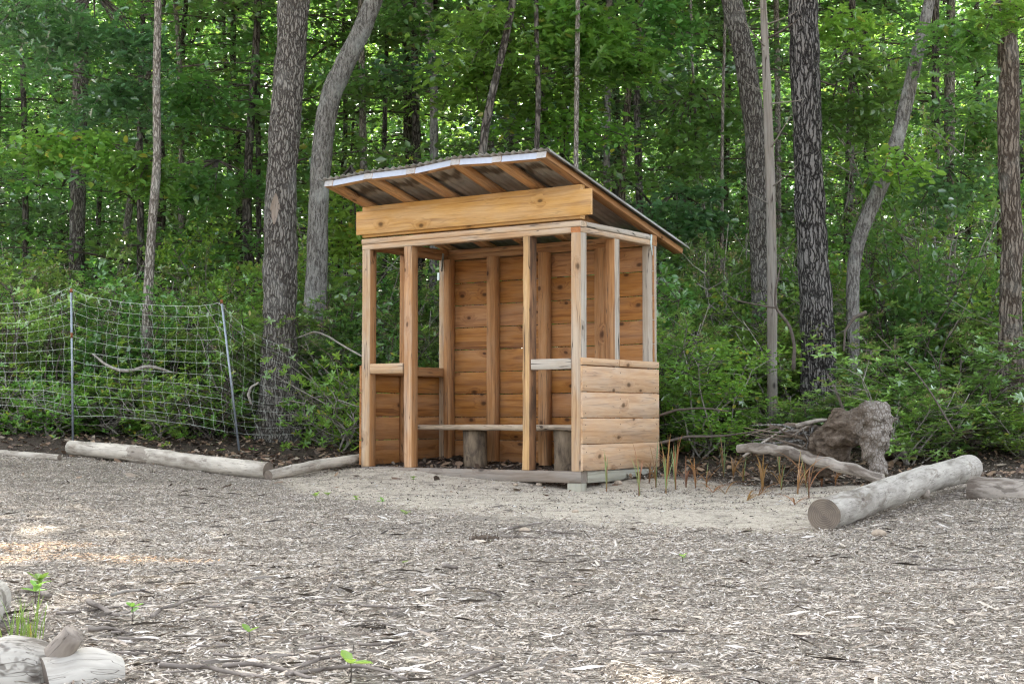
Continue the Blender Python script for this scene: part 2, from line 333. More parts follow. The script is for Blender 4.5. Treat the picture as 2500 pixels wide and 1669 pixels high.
def groundmat():
    m, nt, out = newmat('ground_soil'); g = N(nt); ob = g.n('TexCoord').outputs['Object']
    sand = g.n('Attribute', attribute_name='sand').outputs['Fac']; soil = g.n('Attribute', attribute_name='soil').outputs['Fac']
    e = g.noise(ob, 3.2, 5, .65); e2 = g.noise(ob, 14, 4, .7)
    ee = g.math('ADD', g.math('MULTIPLY', e, .6), g.math('MULTIPLY', e2, .4))
    s = g.mapr(g.math('ADD', sand, g.math('MULTIPLY', g.math('SUBTRACT', ee, .5), 1.1)), .4, .62)
    q = g.mapr(g.math('ADD', soil, g.math('MULTIPLY', g.math('SUBTRACT', ee, .5), .9)), .4, .6)
    f = g.noise(ob, 120, 3, .7); st = g.noise(g.scale(ob, (22, 70, 40)), 1., 3, .7)
    mul = g.ramp(st, [(.32, (.06, .048, .038)), (.5, (.21, .18, .145)), (.66, (.40, .36, .305))])
    sc = g.ramp(f, [(.3, (.28, .235, .18)), (.5, (.50, .435, .345)), (.75, (.60, .535, .44))])
    blot = g.noise(ob, 5.5, 5, .75); sc = g.mix(g.mapr(blot, .47, .64, 0, .75), sc, (.23, .20, .16))
    sc = g.mix(g.mapr(g.noise(g.scale(ob, (1, 1.6, 1)), 38, 3), .56, .66, 0, .8), sc, (.11, .095, .08))
    so = g.ramp(f, [(.3, (.022, .017, .013)), (.55, (.065, .05, .038)), (.8, (.15, .12, .095))])
    so = g.mix(g.mapr(e2, .55, .7, 0, .6), so, (.15, .11, .08))
    c = g.mix(s, mul, sc); c = g.mix(q, c, so)
    g.bsdf(out, c, .95, g.math('ADD', f, g.math('MULTIPLY', st, .6)), .8, .012, .1); return m
M['ground'] = groundmat()
M['chip'] = island('wood_chips', [(0.578, 0.512, 0.424), (0.638, 0.568, 0.480), (0.472, 0.401, 0.324), (0.602, 0.550, 0.492), (0.354, 0.292, 0.230), (0.520, 0.447, 0.358), (0.673, 0.614, 0.548), (0.544, 0.459, 0.358), (0.260, 0.206, 0.157), (0.578, 0.500, 0.402), (0.615, 0.562, 0.502), (0.426, 0.356, 0.285), (0.331, 0.270, 0.206), (0.095, 0.071, 0.056), (0.178, 0.139, 0.107)])
M['sunpatch_chip'] = island('sun_patch_wood_chips', [(.66, .44, .27), (.60, .38, .22), (.72, .54, .36), (.50, .30, .17)])  # brighter orange chip colours that stand in for sunlight
M['litter'] = island('dead_leaves', [(.16, .10, .065), (.22, .14, .09), (.10, .07, .05), (.28, .19, .12), (.30, .24, .18), (.08, .055, .04)])
M['stickold'] = bark('stick_bark', (.20, .175, .15), (.05, .04, .032), 90, .3, .0015, lichen=(.34, .33, .3), lich=.25, smooth=True)
M['stick'] = logwood('stick_wood', (.20, .17, .145), (.07, .055, .045), (.30, .28, .25), .5)
M['stone'] = plain('sandstone', (.34, .27, .2), .9)

# ------------------------------------------------------------------ ground
def hgt(x, y):
    x = np.asarray(x, float); y = np.asarray(y, float)
    a = np.clip(y - 11.8, 0, 6) * .08 + np.clip(y - 17.8, 0, 60) * .035
    b = np.clip(-x - 1.5, 0, 6) * .04 * np.clip((y - 8) / 5, 0, 1) + np.clip(x - 1.3, 0, 6) * .055 * np.clip((y - 6) / 4, 0, 1)
    d = np.clip((9 - y) / 5, 0, 1) * 0
    return a + b + d
def hfine(x, y):
    P = np.stack([x, y, np.zeros_like(x)], -1)
    fade = np.clip((40 - np.abs(y)) / 20, 0, 1)
    under = np.exp(-(((x - .55) / .5) ** 2 + ((y - 12.05) / .35) ** 2))
    return hgt(x, y) + fade * (.022 * vnoise(P * 1.1, 3) + .012 * vnoise(P * 4, 4) + .005 * vnoise(P * 11, 5)) - .03 * under
def G(x, y): return float(hfine(np.array([float(x)]), np.array([float(y)]))[0])
def sandm(x, y):
    f = np.interp(x, [-3.2, -2.2, -1.7, -1.1, -.6, 0, .7, 1.5, 2.0, 2.6, 3.2], [15, 12.9, 11.6, 10.3, 9.3, 8.4, 7.75, 7.5, 8.6, 10.2, 12.5])
    b = np.interp(x, [-2.2, -1.3, .55, .8, 1.3, 2, 3], [13.4, 13.4, 12.1, 12.6, 12.6, 11.8, 11.2])
    return np.clip((y - f) / 1.9 + .5, 0, 1) * np.clip((b - y) / .3 + .5, 0, 1)
def soilm(x, y):
    b = np.interp(x, [-9, -4.5, -3.9, -2.1, -1.3, .5, 1.3, 2, 3.1, 6], [13.5, 13.6, 13.4, 12.6, 13.5, 12.2, 12.8, 11.9, 10.6, 10.2])
    return np.clip((y - b) / .5 + .5, 0, 1)
gx = np.unique(np.concatenate([-np.geomspace(8, 400, 22), np.arange(-8, 8.01, .07), np.geomspace(8, 400, 22)]))
gy = np.unique(np.concatenate([-np.geomspace(1, 400, 22), np.arange(-1, 19, .07), np.geomspace(19, 500, 26)]))
GX, GY = np.meshgrid(gx, gy); nx, ny = len(gx), len(gy)
GZ = hfine(GX.ravel(), GY.ravel())
idx = np.arange(nx * ny).reshape(ny, nx)
gm = mesh('ground', np.stack([GX.ravel(), GY.ravel(), GZ], 1), np.stack([idx[:-1, :-1], idx[:-1, 1:], idx[1:, 1:], idx[1:, :-1]], -1).reshape(-1, 4), M['ground'], True)
for nm, fn in (('sand', sandm), ('soil', soilm)):
    a = gm.attributes.new(nm, 'FLOAT', 'POINT'); a.data.foreach_set('value', fn(GX.ravel(), GY.ravel()).astype(np.float32))
tag(link('ground', gm), 'pale sandy and mulched clearing floor running back into dark forest soil', 'ground', kind='structure')

def in_view(n, y0, y1, margin=1.2, dens=lambda y: 1.0 / y):
    y = rng.uniform(y0, y1, n); x = rng.uniform(-1, 1, n) * (.345 * y + margin); return x, y
def flat(name, label, cat, n, y0, y1, keep, mat, lmin, lmax, asp, tilt, lift, xs=None, tpl=None, kind='stuff', margin=1.0, zoff=0.0):
    x, y = in_view(n * 3, y0, y1, margin)
    w = (.345 * y + margin); ok = rng.uniform(0, w.max(), len(x)) < w
    ok &= rng.uniform(0, 1, len(x)) < keep(x, y); x, y = x[ok][:n], y[ok][:n]; k = len(x)
    L = lmin * (lmax / lmin) ** (rng.uniform(0, 1, k) ** 1.8)
    T, F = tpl or (np.array([[0, .5, 0], [.55, .42, .05], [1, .12, .0], [1, -.35, .02], [.4, -.5, -.03], [.05, -.3, 0]]) - [.5, 0, 0], [[[0, 5, 4, 1], [1, 4, 3, 2]]])
    S = np.stack([L, L * rng.uniform(asp[0], asp[1], k), L], 1)
    pos = np.stack([x, y, hfine(x, y) + zoff + rng.uniform(0, lift, k)], 1)
    V, Fs = scatter(T, F, pos, rots(k, tilt), S)
    return tag(link(name, mesh(name, V, Fs, mat)), label, cat, kind=kind)
edge_ = lambda x, y: .55 * vnoise(np.stack([x * 1.6, y * 1.6, 0 * x], -1), 31) + .45 * vnoise(np.stack([x * 5, y * 5, 0 * x], -1), 32)
mul = lambda x, y: np.clip(1 - np.clip(1.6 * (sandm(x, y) + .5 * edge_(x, y) - .2), 0, 1) - .9 * soilm(x, y) , .02, 1)
flat('wood_chips', 'grey and pale shredded wood chips covering the clearing in front of the shelter', 'wood chips', 800000, 2.6, 13.6,
     mul, M['chip'], .006, .027, (.10, .30), .2, .012)
flat('coarse_chips', 'larger splinters and bark strips strewn over the mulch near the foreground', 'wood splinters', 7000, 2.6, 9,
     lambda x, y: mul(x, y) * np.where((x < -.2) & (y < 5.5), 1, .3), M['chip'], .03, .10, (.05, .15), .14, .016)
flat('twig_litter', 'fine dark stringy twigs matted into the mulch of the foreground', 'twigs', 3800, 2.6, 11,
     lambda x, y: mul(x, y) * np.where((x < .2) & (y < 6), 1, .3) * (vnoise(np.stack([x * 1.1, y * 1.1, 0 * x], -1), 51) > -.15), island('dark_twigs', [(.09, .075, .06), (.14, .12, .10), (.055, .045, .038), (.20, .175, .15)]), .03, .14, (.03, .06), .12, .02)
flat('sun_patch_chips', 'wood chips coloured orange as a patch of sunlight by the left edge of the clearing', 'wood chips', 26000, 5.2, 7.6,
     lambda x, y: np.clip(2.2 - 6 * np.minimum(np.hypot((x + 2.35) / 1.0, (y - 6.55) / .6), np.hypot((x + 1.7) / 1.1, (y - 6.0) / .28)) ** 2, 0, 1), M['sunpatch_chip'], .008, .03, (.15, .4), .2, .012, zoff=.006)  # sun patch on the mulch, put into the colour of the chips
flat('leaf_litter', 'brown dead leaves and twigs covering the dark soil under the trees', 'leaf litter', 45000, 11, 24,
     lambda x, y: .02 + .9 * soilm(x, y) * (.35 + .65 * (vnoise(np.stack([x * 1.3, y * 1.3, 0 * x], -1), 9) > -.1)), M['litter'], .02, .10, (.35, .8), .35, .02)
flat('soil_crumbs', 'small dark crumbs and chips speckling the pale sand beside the shelter', 'debris', 42000, 6.5, 14,
     lambda x, y: sandm(x, y) * (.3 + .7 * (vnoise(np.stack([x * 2, y * 2, 0 * x], -1), 12) > 0)), island('debris', [(.10, .08, .065), (.16, .13, .11), (.07, .055, .045), (.55, .52, .47)]), .005, .026, (.12, .6), .3, .006)

# ------------------------------------------------------------------ the shelter
TH = R(34.85); OX, OY, W, D = -1.33029, 13.36057, 2.29, 1.24
shel = thing('wooden_shelter', 'small open fronted pine shelter with sloping corrugated roof and waist high side walls', 'shelter', (OX, OY, 0), -TH)
def s2w(x, y, z): return np.array([OX + x * math.cos(TH) + y * math.sin(TH), OY - x * math.sin(TH) + y * math.cos(TH), z])
_bs = [0]
def beam(acc, p, q, w, h, up=(0, 0, 1), wob=.0015, seg=10, edge=0, mi=0, emi=None, ch=.004, fmi=None):
    """timber from p to q; w sideways, h along up; edge = waviness of one arris"""
    _bs[0] += 1; sd = _bs[0]
    p, q = np.array(p, float), np.array(q, float); L = np.linalg.norm(q - p); X = (q - p) / L
    U = np.array(up, float); U -= X * (U @ X); U /= np.linalg.norm(U); S = np.cross(U, X)
    sec = np.array([[-w / 2 + ch, -h / 2], [w / 2 - ch, -h / 2], [w / 2, -h / 2 + ch], [w / 2, h / 2 - ch], [w / 2 - ch, h / 2], [-w / 2 + ch, h / 2], [-w / 2, h / 2 - ch], [-w / 2, -h / 2 + ch]])
    t = np.linspace(0, L, seg + 1); V = []; Wc = []
    off = np.array([(sd * 7.31) % 50, (sd * .37) % 3, (sd * .53) % 3])
    for x in t:
        s = sec + wob * np.array([n1(x * 3 + sd * 9, 1), n1(x * 3 + sd * 9, 2)])
        if edge:
            e = edge * (.5 + .5 * n1(x * 5 + sd, 5)) + edge * .5 * n1(x * 16, 6); s = s.copy(); s[5:8, 0] += e * 1.0; s[0, 0] += e * .6
        V.append(p + X * x + s[:, :1] * S + s[:, 1:] * U); Wc.append(np.concatenate([np.full((8, 1), x), s], 1) + off)
    i = np.arange(seg)[:, None] * 8; j = np.arange(8)[None]; k = (j + 1) % 8
    Fq = np.stack([i + j, i + k, i + 8 + k, i + 8 + j], -1); fm_ = fmi or {}
    Vc, Wcc = np.concatenate(V), np.concatenate(Wc); base = acc.n
    for m_ in sorted({fm_.get(q, mi) for q in range(8)}):
        sel = [q for q in range(8) if fm_.get(q, mi) == m_]
        if acc.n == base: acc.add(Vc, Fq[:, sel].reshape(-1, 4), Wcc, m_)
        else: acc.F[4].append(Fq[:, sel].reshape(-1, 4) + base); acc.M[4].append(np.full(seg * len(sel), m_))
    e = mi if emi is None else emi
    for c, cap in ((0, np.arange(8)[::-1]), (seg * 8, c_ := np.arange(8))):
        vv = V[0] if c == 0 else V[-1]; acc.add(vv, np.array([cap]), (Wc[0] if c == 0 else Wc[-1]), e)
    return acc
def part(name, mat, p, q, w, h, parent=None, label=None, **k):
    a = Acc(); beam(a, p, q, w, h, **k); o = link(name, a.mesh(name, mat), parent or shel)
    if label: o['label'] = label
    return o
PL, PH = .092, 2.052      # post size, underside of plates
B = .14                   # top of sill
c = PL / 2
Y_ = (0, 1, 0)
part('post', [M['post'], M['stud']], (c, c, B + .002), (c, c, PH), PL, PL, up=Y_, fmi={2: 1, 3: 1})
part('post', [M['postwarm'], M['stud']], (.518, c + .002, B + .002), (.514, c + .002, PH), .09, PL, up=Y_, edge=.02, seg=40, fmi={2: 1, 3: 1})
part('post', [M['golden'], M['barky']], (1.758, c + .002, B + .002), (1.764, c + .002, PH), .076, .10, up=Y_, edge=.012, seg=40, fmi={1: 1, 2: 1, 3: 1}, label='post with a dark bark stained edge')
part('post', [M['post'], M['greyplate']], (W - c, c, B + .002), (W - c, c, PH), PL, PL, up=Y_, fmi={2: 1, 3: 1})
part('post', M['stud'], (c, .57, B + .002), (c, .57, PH), PL, .085, up=Y_)
part('post', M['post'], (c, D - .03 - c, B + .002), (c, D - .03 - c, PH), PL, PL, up=Y_)
part('post', [M['stud'], M['greyplate']], (W - c, .57, B + .002), (W - c, .57, PH), PL - .004, .085, up=Y_, fmi={2: 1, 3: 1})
part('post', M['greyplate'], (W - c, D - .005 - c, B + .002), (W - c, D - .005 - c, PH), PL, PL - .002, up=Y_)
for x in (.643, 1.215, 1.81):
    part('wall_stud', M['stud'], (x, 1.1, B + .002), (x, 1.1, PH), .092, .086, up=Y_)
part('wall_stud', M['stud'], (.135, 1.1, B + .002), (.135, 1.1, PH), .07, .086, up=Y_)
# plates: lower course and upper course, lapped at the corners
part('top_plate', M['plate'], (0, c, PH + .024), (W - .093, c, PH + .024), PL, .046)
part('top_plate', [M['plate'], M['orange']], (W - c, .001, PH + .023), (W - c, D - .1, PH + .023), PL, .044, emi=1)
part('top_plate', M['stud'], (c, PL + .003, PH + .024), (c, D - .1, PH + .024), PL, .046)
part('top_plate', M['stud'], (0, D - c, PH + .024), (W + .003, D - c, PH + .024), PL, .046)
part('top_plate', M['plate'], (-.003, c - .002, PH + .072), (W, c - .002, PH + .072), PL + .004, .046)
part('top_plate', M['greyplate'], (W - c + .002, PL + .004, PH + .071), (W - c + .002, D - .1, PH + .071), PL, .044, label='grey weathered plate over the right side')
part('top_plate', M['stud'], (c, PL + .003, PH + .072), (c, D - .1, PH + .072), PL, .046)
part('top_plate', M['stud'], (-.002, D - c - .001, PH + .072), (W + .002, D - c - .001, PH + .072), PL, .046)
# header and fascia over the front opening
part('header_beam', M['fascia'], (.0, .036, 2.30), (W - .004, .036, 2.30), .068, .275)
part('fascia_board', M['fascia'], (-.045, -.016, 2.288), (2.405, -.016, 2.288), .026, .208, seg=4, ch=.002)
# sill
part('sill_beam', M['sill'], (0, c, .093), (W - .003, c, .093), PL, .092, ch=.003)
part('sill_beam', M['treated'], (W - c + .004, PL + .004, .091), (W - c + .004, D - .05, .091), PL, .09, label='greenish treated sill on the right side')
part('sill_beam', M['sill'], (c, PL + .003, .09), (c, D, .09), PL, .09)
part('sill_beam', M['sill'], (PL + .003, D - c, .09), (W - PL - .003, D - c, .09), PL, .09)
part('foundation_block', M['treated'], (W - .07, .05, -.06), (W - .07, .05, .045), .13, .09, up=Y_)
part('foundation_block', M['treated'], (W - .07, D - .1, .02), (W - .07, D - .1, .044), .13, .09, up=Y_)
# waist rails
part('waist_rail', M['post'], (.094, .024, .997), (.463, .024, .997), .045, .088)
part('waist_rail', M['greyplate'], (1.808, .026, 1.0), (W - .094, .026, 1.0), .05, .086)
part('waist_rail', M['stud'], (.045, .095, .99), (.045, .525, .99), .085, .085)
part('waist_rail', M['stud'], (.045, .615, .99), (.045, 1.10, .99), .085, .085)
part('waist_rail', M['stud'], (W - .05, .095, .985), (W - .05, .525, .985), .06, .06)
part('waist_rail', M['stud'], (W - .05, .615, .985), (W - .05, 1.10, .985), .06, .06)
# plank walls: one part each, with nail heads
def disc(acc, c0, nrm, r, mi):
    n = np.array(nrm, float); a = np.cross(n, [0, 0, 1.]); b = np.cross(n, a); t = np.linspace(0, 2 * np.pi, 7)[:-1]
    acc.add(np.array(c0) + r * (np.cos(t)[:, None] * a + np.sin(t)[:, None] * b), np.array([np.arange(6)]), None, mi)
a = Acc(); zs = [.142, .356, .566, .775, .984]
for i in range(4):
    dz = .022 if i == 0 else 0
    beam(a, (W + .012, -.008, (zs[i] + zs[i + 1]) / 2), (W + .012, 1.228, (zs[i] + zs[i + 1]) / 2 + (.006 if i == 0 else 0)), .02, zs[i + 1] - zs[i] - .007, ch=.002, seg=4, wob=.0012)
    for yy in (.04, .57, 1.17):
        for zz in (.045, .16): disc(a, (W + .0245, yy + random.uniform(-.01, .01), zs[i] + zz + random.uniform(-.01, .01)), (1, 0, 0), .005, 1)
link('side_wall', a.mesh('side_wall', [M['side'], M['nail']]), shel)
for y0, y1 in ((-.008, .56), (.565, 1.23)):
    a = Acc(); beam(a, (W + .012, y0, 1.019), (W + .012, y1, 1.019 + .0), .02, .056, ch=.002, seg=3)
    for yy in (y0 + .14, y1 - .03): disc(a, (W + .0245, yy, 1.02), (1, 0, 0), .0038, 1)
    link('cap_board', a.mesh('cap_board', [M['side'], M['nail']]), shel)
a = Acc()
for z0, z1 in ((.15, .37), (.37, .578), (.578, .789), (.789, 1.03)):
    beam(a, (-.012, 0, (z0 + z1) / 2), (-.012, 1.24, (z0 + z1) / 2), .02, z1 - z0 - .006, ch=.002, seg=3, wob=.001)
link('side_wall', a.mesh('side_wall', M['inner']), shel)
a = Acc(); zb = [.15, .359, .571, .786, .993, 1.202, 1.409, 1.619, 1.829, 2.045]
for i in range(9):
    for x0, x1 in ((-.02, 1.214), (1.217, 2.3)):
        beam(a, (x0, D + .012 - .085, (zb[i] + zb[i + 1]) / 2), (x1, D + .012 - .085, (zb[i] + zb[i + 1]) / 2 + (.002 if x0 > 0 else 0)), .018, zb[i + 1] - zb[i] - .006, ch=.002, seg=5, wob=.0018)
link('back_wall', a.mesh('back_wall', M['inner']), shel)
# rafters lie flat, cut ends pale; roof sags to the left
RX = [0.0, .44, .88, 1.32, 1.76, 2.205]; RE = [-.50, -.50, -.475, -.45, -.48, -.505]; RZ = [2.605, 2.627, 2.633, 2.668, 2.645, 2.631]
YB, ZBK = 1.70, 2.030
for x, ye, ze in zip(RX, RE, RZ):
    sl = (ze - .05 - ZBK) / (ye - YB)
    part('rafter', [M['rafter'] if x < 2 else M['stud'], M['endw']], (x + .046, ye, ze - .025), (x + .046, YB, ZBK + .025), .09, .05, emi=1, ch=.002)
for i in range(5):
    a = Acc(); x0, x1 = RX[i] + .092, RX[i + 1] - .0005
    ya, yb2 = RE[i] + .004, RE[i + 1] + .004; za, zb2 = RZ[i] - .026, RZ[i + 1] - .026
    dd = .045
    P = []
    for x, y, z in ((x0, ya, za), (x1, yb2, zb2)):
        P += [(x, y - .006, z - .026), (x, y + .006, z + .024), (x, y + .050, z + .012), (x, y + .038, z - .038)]
    P = np.array(P); Wc = P + [i * 4.3, 0, 0]
    a.add(P, np.array([[3, 7, 4, 0]]), Wc, 0); a.add(P, np.array([[2, 6, 7, 3], [0, 3, 2, 1], [4, 5, 6, 7], [1, 2, 6, 5]]), Wc, 0); a.add(P, np.array([[0, 4, 5, 1]]), Wc, 1)
    link('blocking', a.mesh('blocking', [M['rafter'], M['white']]), shel)
def roofmat():
    m, nt, out = newmat('galvanised_roof_sheet'); g = N(nt); ob = g.n('TexCoord').outputs['Object']
    a = g.noise(g.scale(ob, (9, 1.6, 3)), 1., 4, .6); b = g.noise(g.scale(ob, (14, 2.2, 0), (3, 0, 0)), 1., 1)
    c = g.ramp(a, [(.35, (.20, .19, .17)), (.5, (.32, .31, .285)), (.7, (.42, .41, .385))])
    sx = g.n('SeparateXYZ'); g.put(sx, 0, ob)
    yy = g.math('ADD', sx.outputs[1], g.math('MULTIPLY', g.math('SUBTRACT', b, .5), .22))
    st = g.math('MULTIPLY', g.mapr(yy, -.27, -.20), g.mapr(yy, -.10, -.16))
    c = g.mix(g.math('MULTIPLY', st, .85), c, (.045, .035, .026))
    c = g.mix(g.math('MULTIPLY', g.mapr(g.noise(ob, 4, 3), .5, .65), .4), c, (.19, .15, .10))
    g.bsdf(out, c, .45, None, spec=.5, metal=.4); return m
M['roof'] = roofmat()
nX = int(2.46 / .068 * 8); xs = np.linspace(-.06, 2.345, nX); ys = np.linspace(0, 1, 24)
ze = np.interp(xs, [x + .045 for x in RX], RZ); yf = np.interp(xs, [x + .045 for x in RX], RE) - .02
XX, TT = np.meshgrid(xs, ys)
YY = yf[None] + TT * (YB + .045 - yf[None])
ZZ = ze[None] + (ZBK + .05 - ze[None]) * TT + .013 + .0085 * np.sin(XX / .068 * 2 * np.pi) + .004
dr = np.clip(XX - 2.322, 0, 1); ZZ = ZZ - dr * 1.3
idx = np.arange(nX * 24).reshape(24, nX)
rs = link('roof_sheet', mesh('roof_sheet', np.stack([XX.ravel(), YY.ravel(), ZZ.ravel()], 1), np.stack([idx[:-1, :-1], idx[:-1, 1:], idx[1:, 1:], idx[1:, :-1]], -1).reshape(-1, 4), M['roof'], True), shel)
md = rs.modifiers.new('thickness', 'SOLIDIFY'); md.thickness = .0016; md.offset = 1
# metal straps
for pts in ([(.094, 1.06, 2.11), (.094, 1.06, 1.98), (.094, 1.035, 1.94)], [(.05, 1.045, 1.93), (.05, 1.045, 1.86)]):
    a = Acc(); beam(a, pts[0], pts[-1], .03, .003, up=(1, 0, 0) if len(pts) == 3 else (0, 1, 0), ch=.0005, seg=2); link('metal_strap', a.mesh('metal_strap', M['strap']), shel)
part('metal_strap', M['strap'], (W + .006, 1.14, 2.145), (W + .006, 1.13, 2.06), .028, .003, up=(1, 0, 0), ch=.0005, seg=2)
part('metal_strap', M['strap'], (W + .006, 1.13, 2.06), (W + .004, 1.165, 1.97), .026, .003, up=(1, 0, 0), ch=.0005, seg=2)

# bench of a split plank on two stumps
ben = thing('bench', 'rustic split plank bench on two log stumps inside the wooden shelter', 'bench', (OX, OY, 0), -TH)
a = Acc(); P = []
n = 46; xs = np.linspace(.13, 2.12, n)
T_ = []
for i, x in enumerate(xs):
    f = .62 + .018 * n1(x * 3, 21) + .009 * n1(x * 13, 22); b = .93 + .015 * n1(x * 3, 23); zt = .507 + .004 * n1(x * 4, 24) ; zb_ = .457 + .009 * n1(x * 9, 25)
    T_.append([(x, f + .012, zt), (x, f, zt - .01), (x, f + .008, zb_ + .008), (x, f + .025, zb_), (x, b, zb_), (x, b + .01, zt)])
T_ = np.array(T_).reshape(-1, 3); i = np.arange(n - 1)[:, None] * 6; j = np.arange(6)[None]; k = (j + 1) % 6
a.add(T_, [np.stack([i + j, i + k, i + 6 + k, i + 6 + j], -1).reshape(-1, 4), np.array([np.arange(6)[::-1], (n - 1) * 6 + np.arange(6)])], T_ * [1, 1, 1] + [7, 0, 0])
link('seat', a.mesh('seat', M['benchtop']), ben)
for x, r, s in ((.665, .108, 1), (1.66, .125, 2)):
    V, Fs, Wc = tube([(x, .79, .04), (x + .004, .79, .18), (x, .79, .33), (x - .004, .79, .469)], [r * 1.04, r, r * .98, r], 28, .04, 5, s, wc=True)
    a = Acc(); a.add(V, Fs, Wc); link('stump_leg', a.mesh('stump_leg', M['stump'], True), ben)

# ------------------------------------------------------------------ logs
def log(name, label, cat, pts, rad, mat, n=36, lump=.09, seed=1, knots=(), group=None, endmat=None, stub=None):
    root = thing(name, label, cat, tuple(pts[0]), 0, group); o0 = np.array(pts[0])
    Q = resample(np.column_stack([np.array(pts) - o0, rad]), 34)
    V, Fs, Wc = tube(Q[:, :3], Q[:, 3], n, lump, 7, seed, caps=False, wc=True); a = Acc(); a.add(V, Fs, Wc)
    link('trunk', a.mesh('trunk', mat, True), root)
    for e, sgn in ((0, 1), (len(Q) - 1, -1)):
        a = Acc()
        ring = V[e * n:(e + 1) * n]; cen = ring.mean(0); inn = cen + (ring - cen) * .55
        vv = np.concatenate([ring, inn, [cen]]); r_ = np.concatenate([ring, inn, [cen]]) - cen
        ax = Q[1, :3] - Q[0, :3]; ax /= np.linalg.norm(ax); Wq = np.stack([np.linalg.norm(r_, axis=1) * 1.0, r_[:, 2] * .6, r_[:, 0] * .6], 1)
        q = [[j, (j + 1) % n, n + (j + 1) % n, n + j][::sgn] for j in range(n)]; t = [[n + j, n + (j + 1) % n, 2 * n][::sgn] for j in range(n)]
        a.add(vv, [np.array(q), np.array(t)], Wq)
        link('cut_end', a.mesh('cut_end', endmat or M['cut']), root)
    if stub:
        V2, F2, W2 = tube(resample(np.array(stub) - o0, 8), np.linspace(.030, .024, 8), 20, .12, 30, seed, wc=True); a = Acc(); a.add(V2, F2, W2); link('branch_stub', a.mesh('branch_stub', M['logdark'], True), root)
    for (t, ang, kr, kl) in knots:
        i = int(t * 33); T, A, Bv = frames(Q[:, :3]); d = A[i] * math.cos(ang) + Bv[i] * math.sin(ang); r = Q[i, 3]
        V2, F2, W2 = tube([Q[i, :3] + d * r * .7, Q[i, :3] + d * (r + kl * .6), Q[i, :3] + d * (r + kl) + T[i] * kl * .3], [kr * 1.5, kr, kr * .85], 12, .12, 20, seed, wc=True)
        a = Acc(); a.add(V2, F2, W2); link('branch_stub', a.mesh('branch_stub', M['logdark'], True), root)
    return root
def gz(x, y, r): return (x, y, G(x, y) + r)
# right big log: near end at px(2010,1256)
p0 = atY(2012, 1256, 7.75); p1 = atY(2368, 1141, 10.15)
mid = (p0 + p1) / 2
log('log', 'thick pale grey debarked log lying diagonally at the right edge of the sand', 'log',
    [tuple(p0), tuple(p0 * .75 + p1 * .25 + [0, 0, .0]), tuple(mid + [-.02, 0, .005]), tuple(p0 * .25 + p1 * .75 + [.0, 0, .012]), tuple(p1)], [.086, .083, .084, .083, .088], M['loggrey'], knots=((.72, 3.9, .018, .012), (.06, 1.2, .02, .008), (.60, .8, .03, .015)), seed=3)
p0 = atY(2372, 1198, 9.3); p1 = atY(2640, 1218, 8.9)
log('log', 'shorter dark weathered log running off the right side behind the big pale log', 'log', [tuple(p0), tuple((p0 + p1) / 2), tuple(p1)], [.088, .094, .09], M['logmid'], seed=5, lump=.1)
p0 = atY(172, 1092, 13.5); p1 = atY(655, 1148, 12.45)
log('log', 'long pale peeling log lying in front of the net fence', 'log', [tuple(p0), tuple(p0 * .7 + p1 * .3 + [0, 0, .012]), tuple(p0 * .35 + p1 * .65 - [0, 0, .006]), tuple(p1)], [.066, .07, .073, .07], M['log'], seed=8, lump=.1, knots=((.62, 2.5, .02, .012), (.35, 4.2, .018, .01)))
p0 = atY(655, 1160, 12.35); p1 = atY(885, 1118, 13.6)
log('log', 'thin pale log between the long log and the left corner of the shelter', 'log', [tuple(p0), tuple((p0 + p1) / 2 + [0, 0, .012]), tuple(p1)], [.043, .048, .042], M['log'], seed=11, lump=.1)
p0 = atY(145, 1117, 13.1); p1 = atY(-160, 1105, 13.6)
log('log', 'low pale log half sunk in mulch at the far left edge', 'log', [tuple(p0), tuple((p0 + p1) / 2 + [0, 0, .01]), tuple(p1)], [.03, .045, .05], M['log'], seed=13, lump=.12)
# near-left logs
log('log', 'pale log running away along the left edge of the photo', 'log', [(-1.37, 3.6, .02), (-1.44, 3.9, .035), (-1.50, 4.2, .035), (-1.55, 4.48, .03)], [.075, .085, .085, .075], M['lognear'], seed=17, lump=.12, n=40, knots=((.3, .9, .028, .02),))
log('log', 'big pale log with a cut branch stub in the bottom left corner', 'log', [(-1.5, 2.95, -.02), (-1.22, 3.14, .0), (-1.06, 3.27, -.005), (-.97, 3.33, -.01)], [.09, .092, .095, .078], M['lognear'], seed=19, lump=.2, n=44, knots=((.5, 2.2, .016, .01),), stub=[(-1.0, 3.28, .03), (-.965, 3.265, .07), (-.935, 3.255, .108)])
log('log', 'short broken log piece lying right of the stubbed log in the corner', 'log', [(-1.0, 3.25, -.01), (-.93, 3.29, .0), (-.865, 3.33, -.012)], [.075, .07, .05], M['lognear'], seed=23, lump=.25, n=36, endmat=M['logdark'])

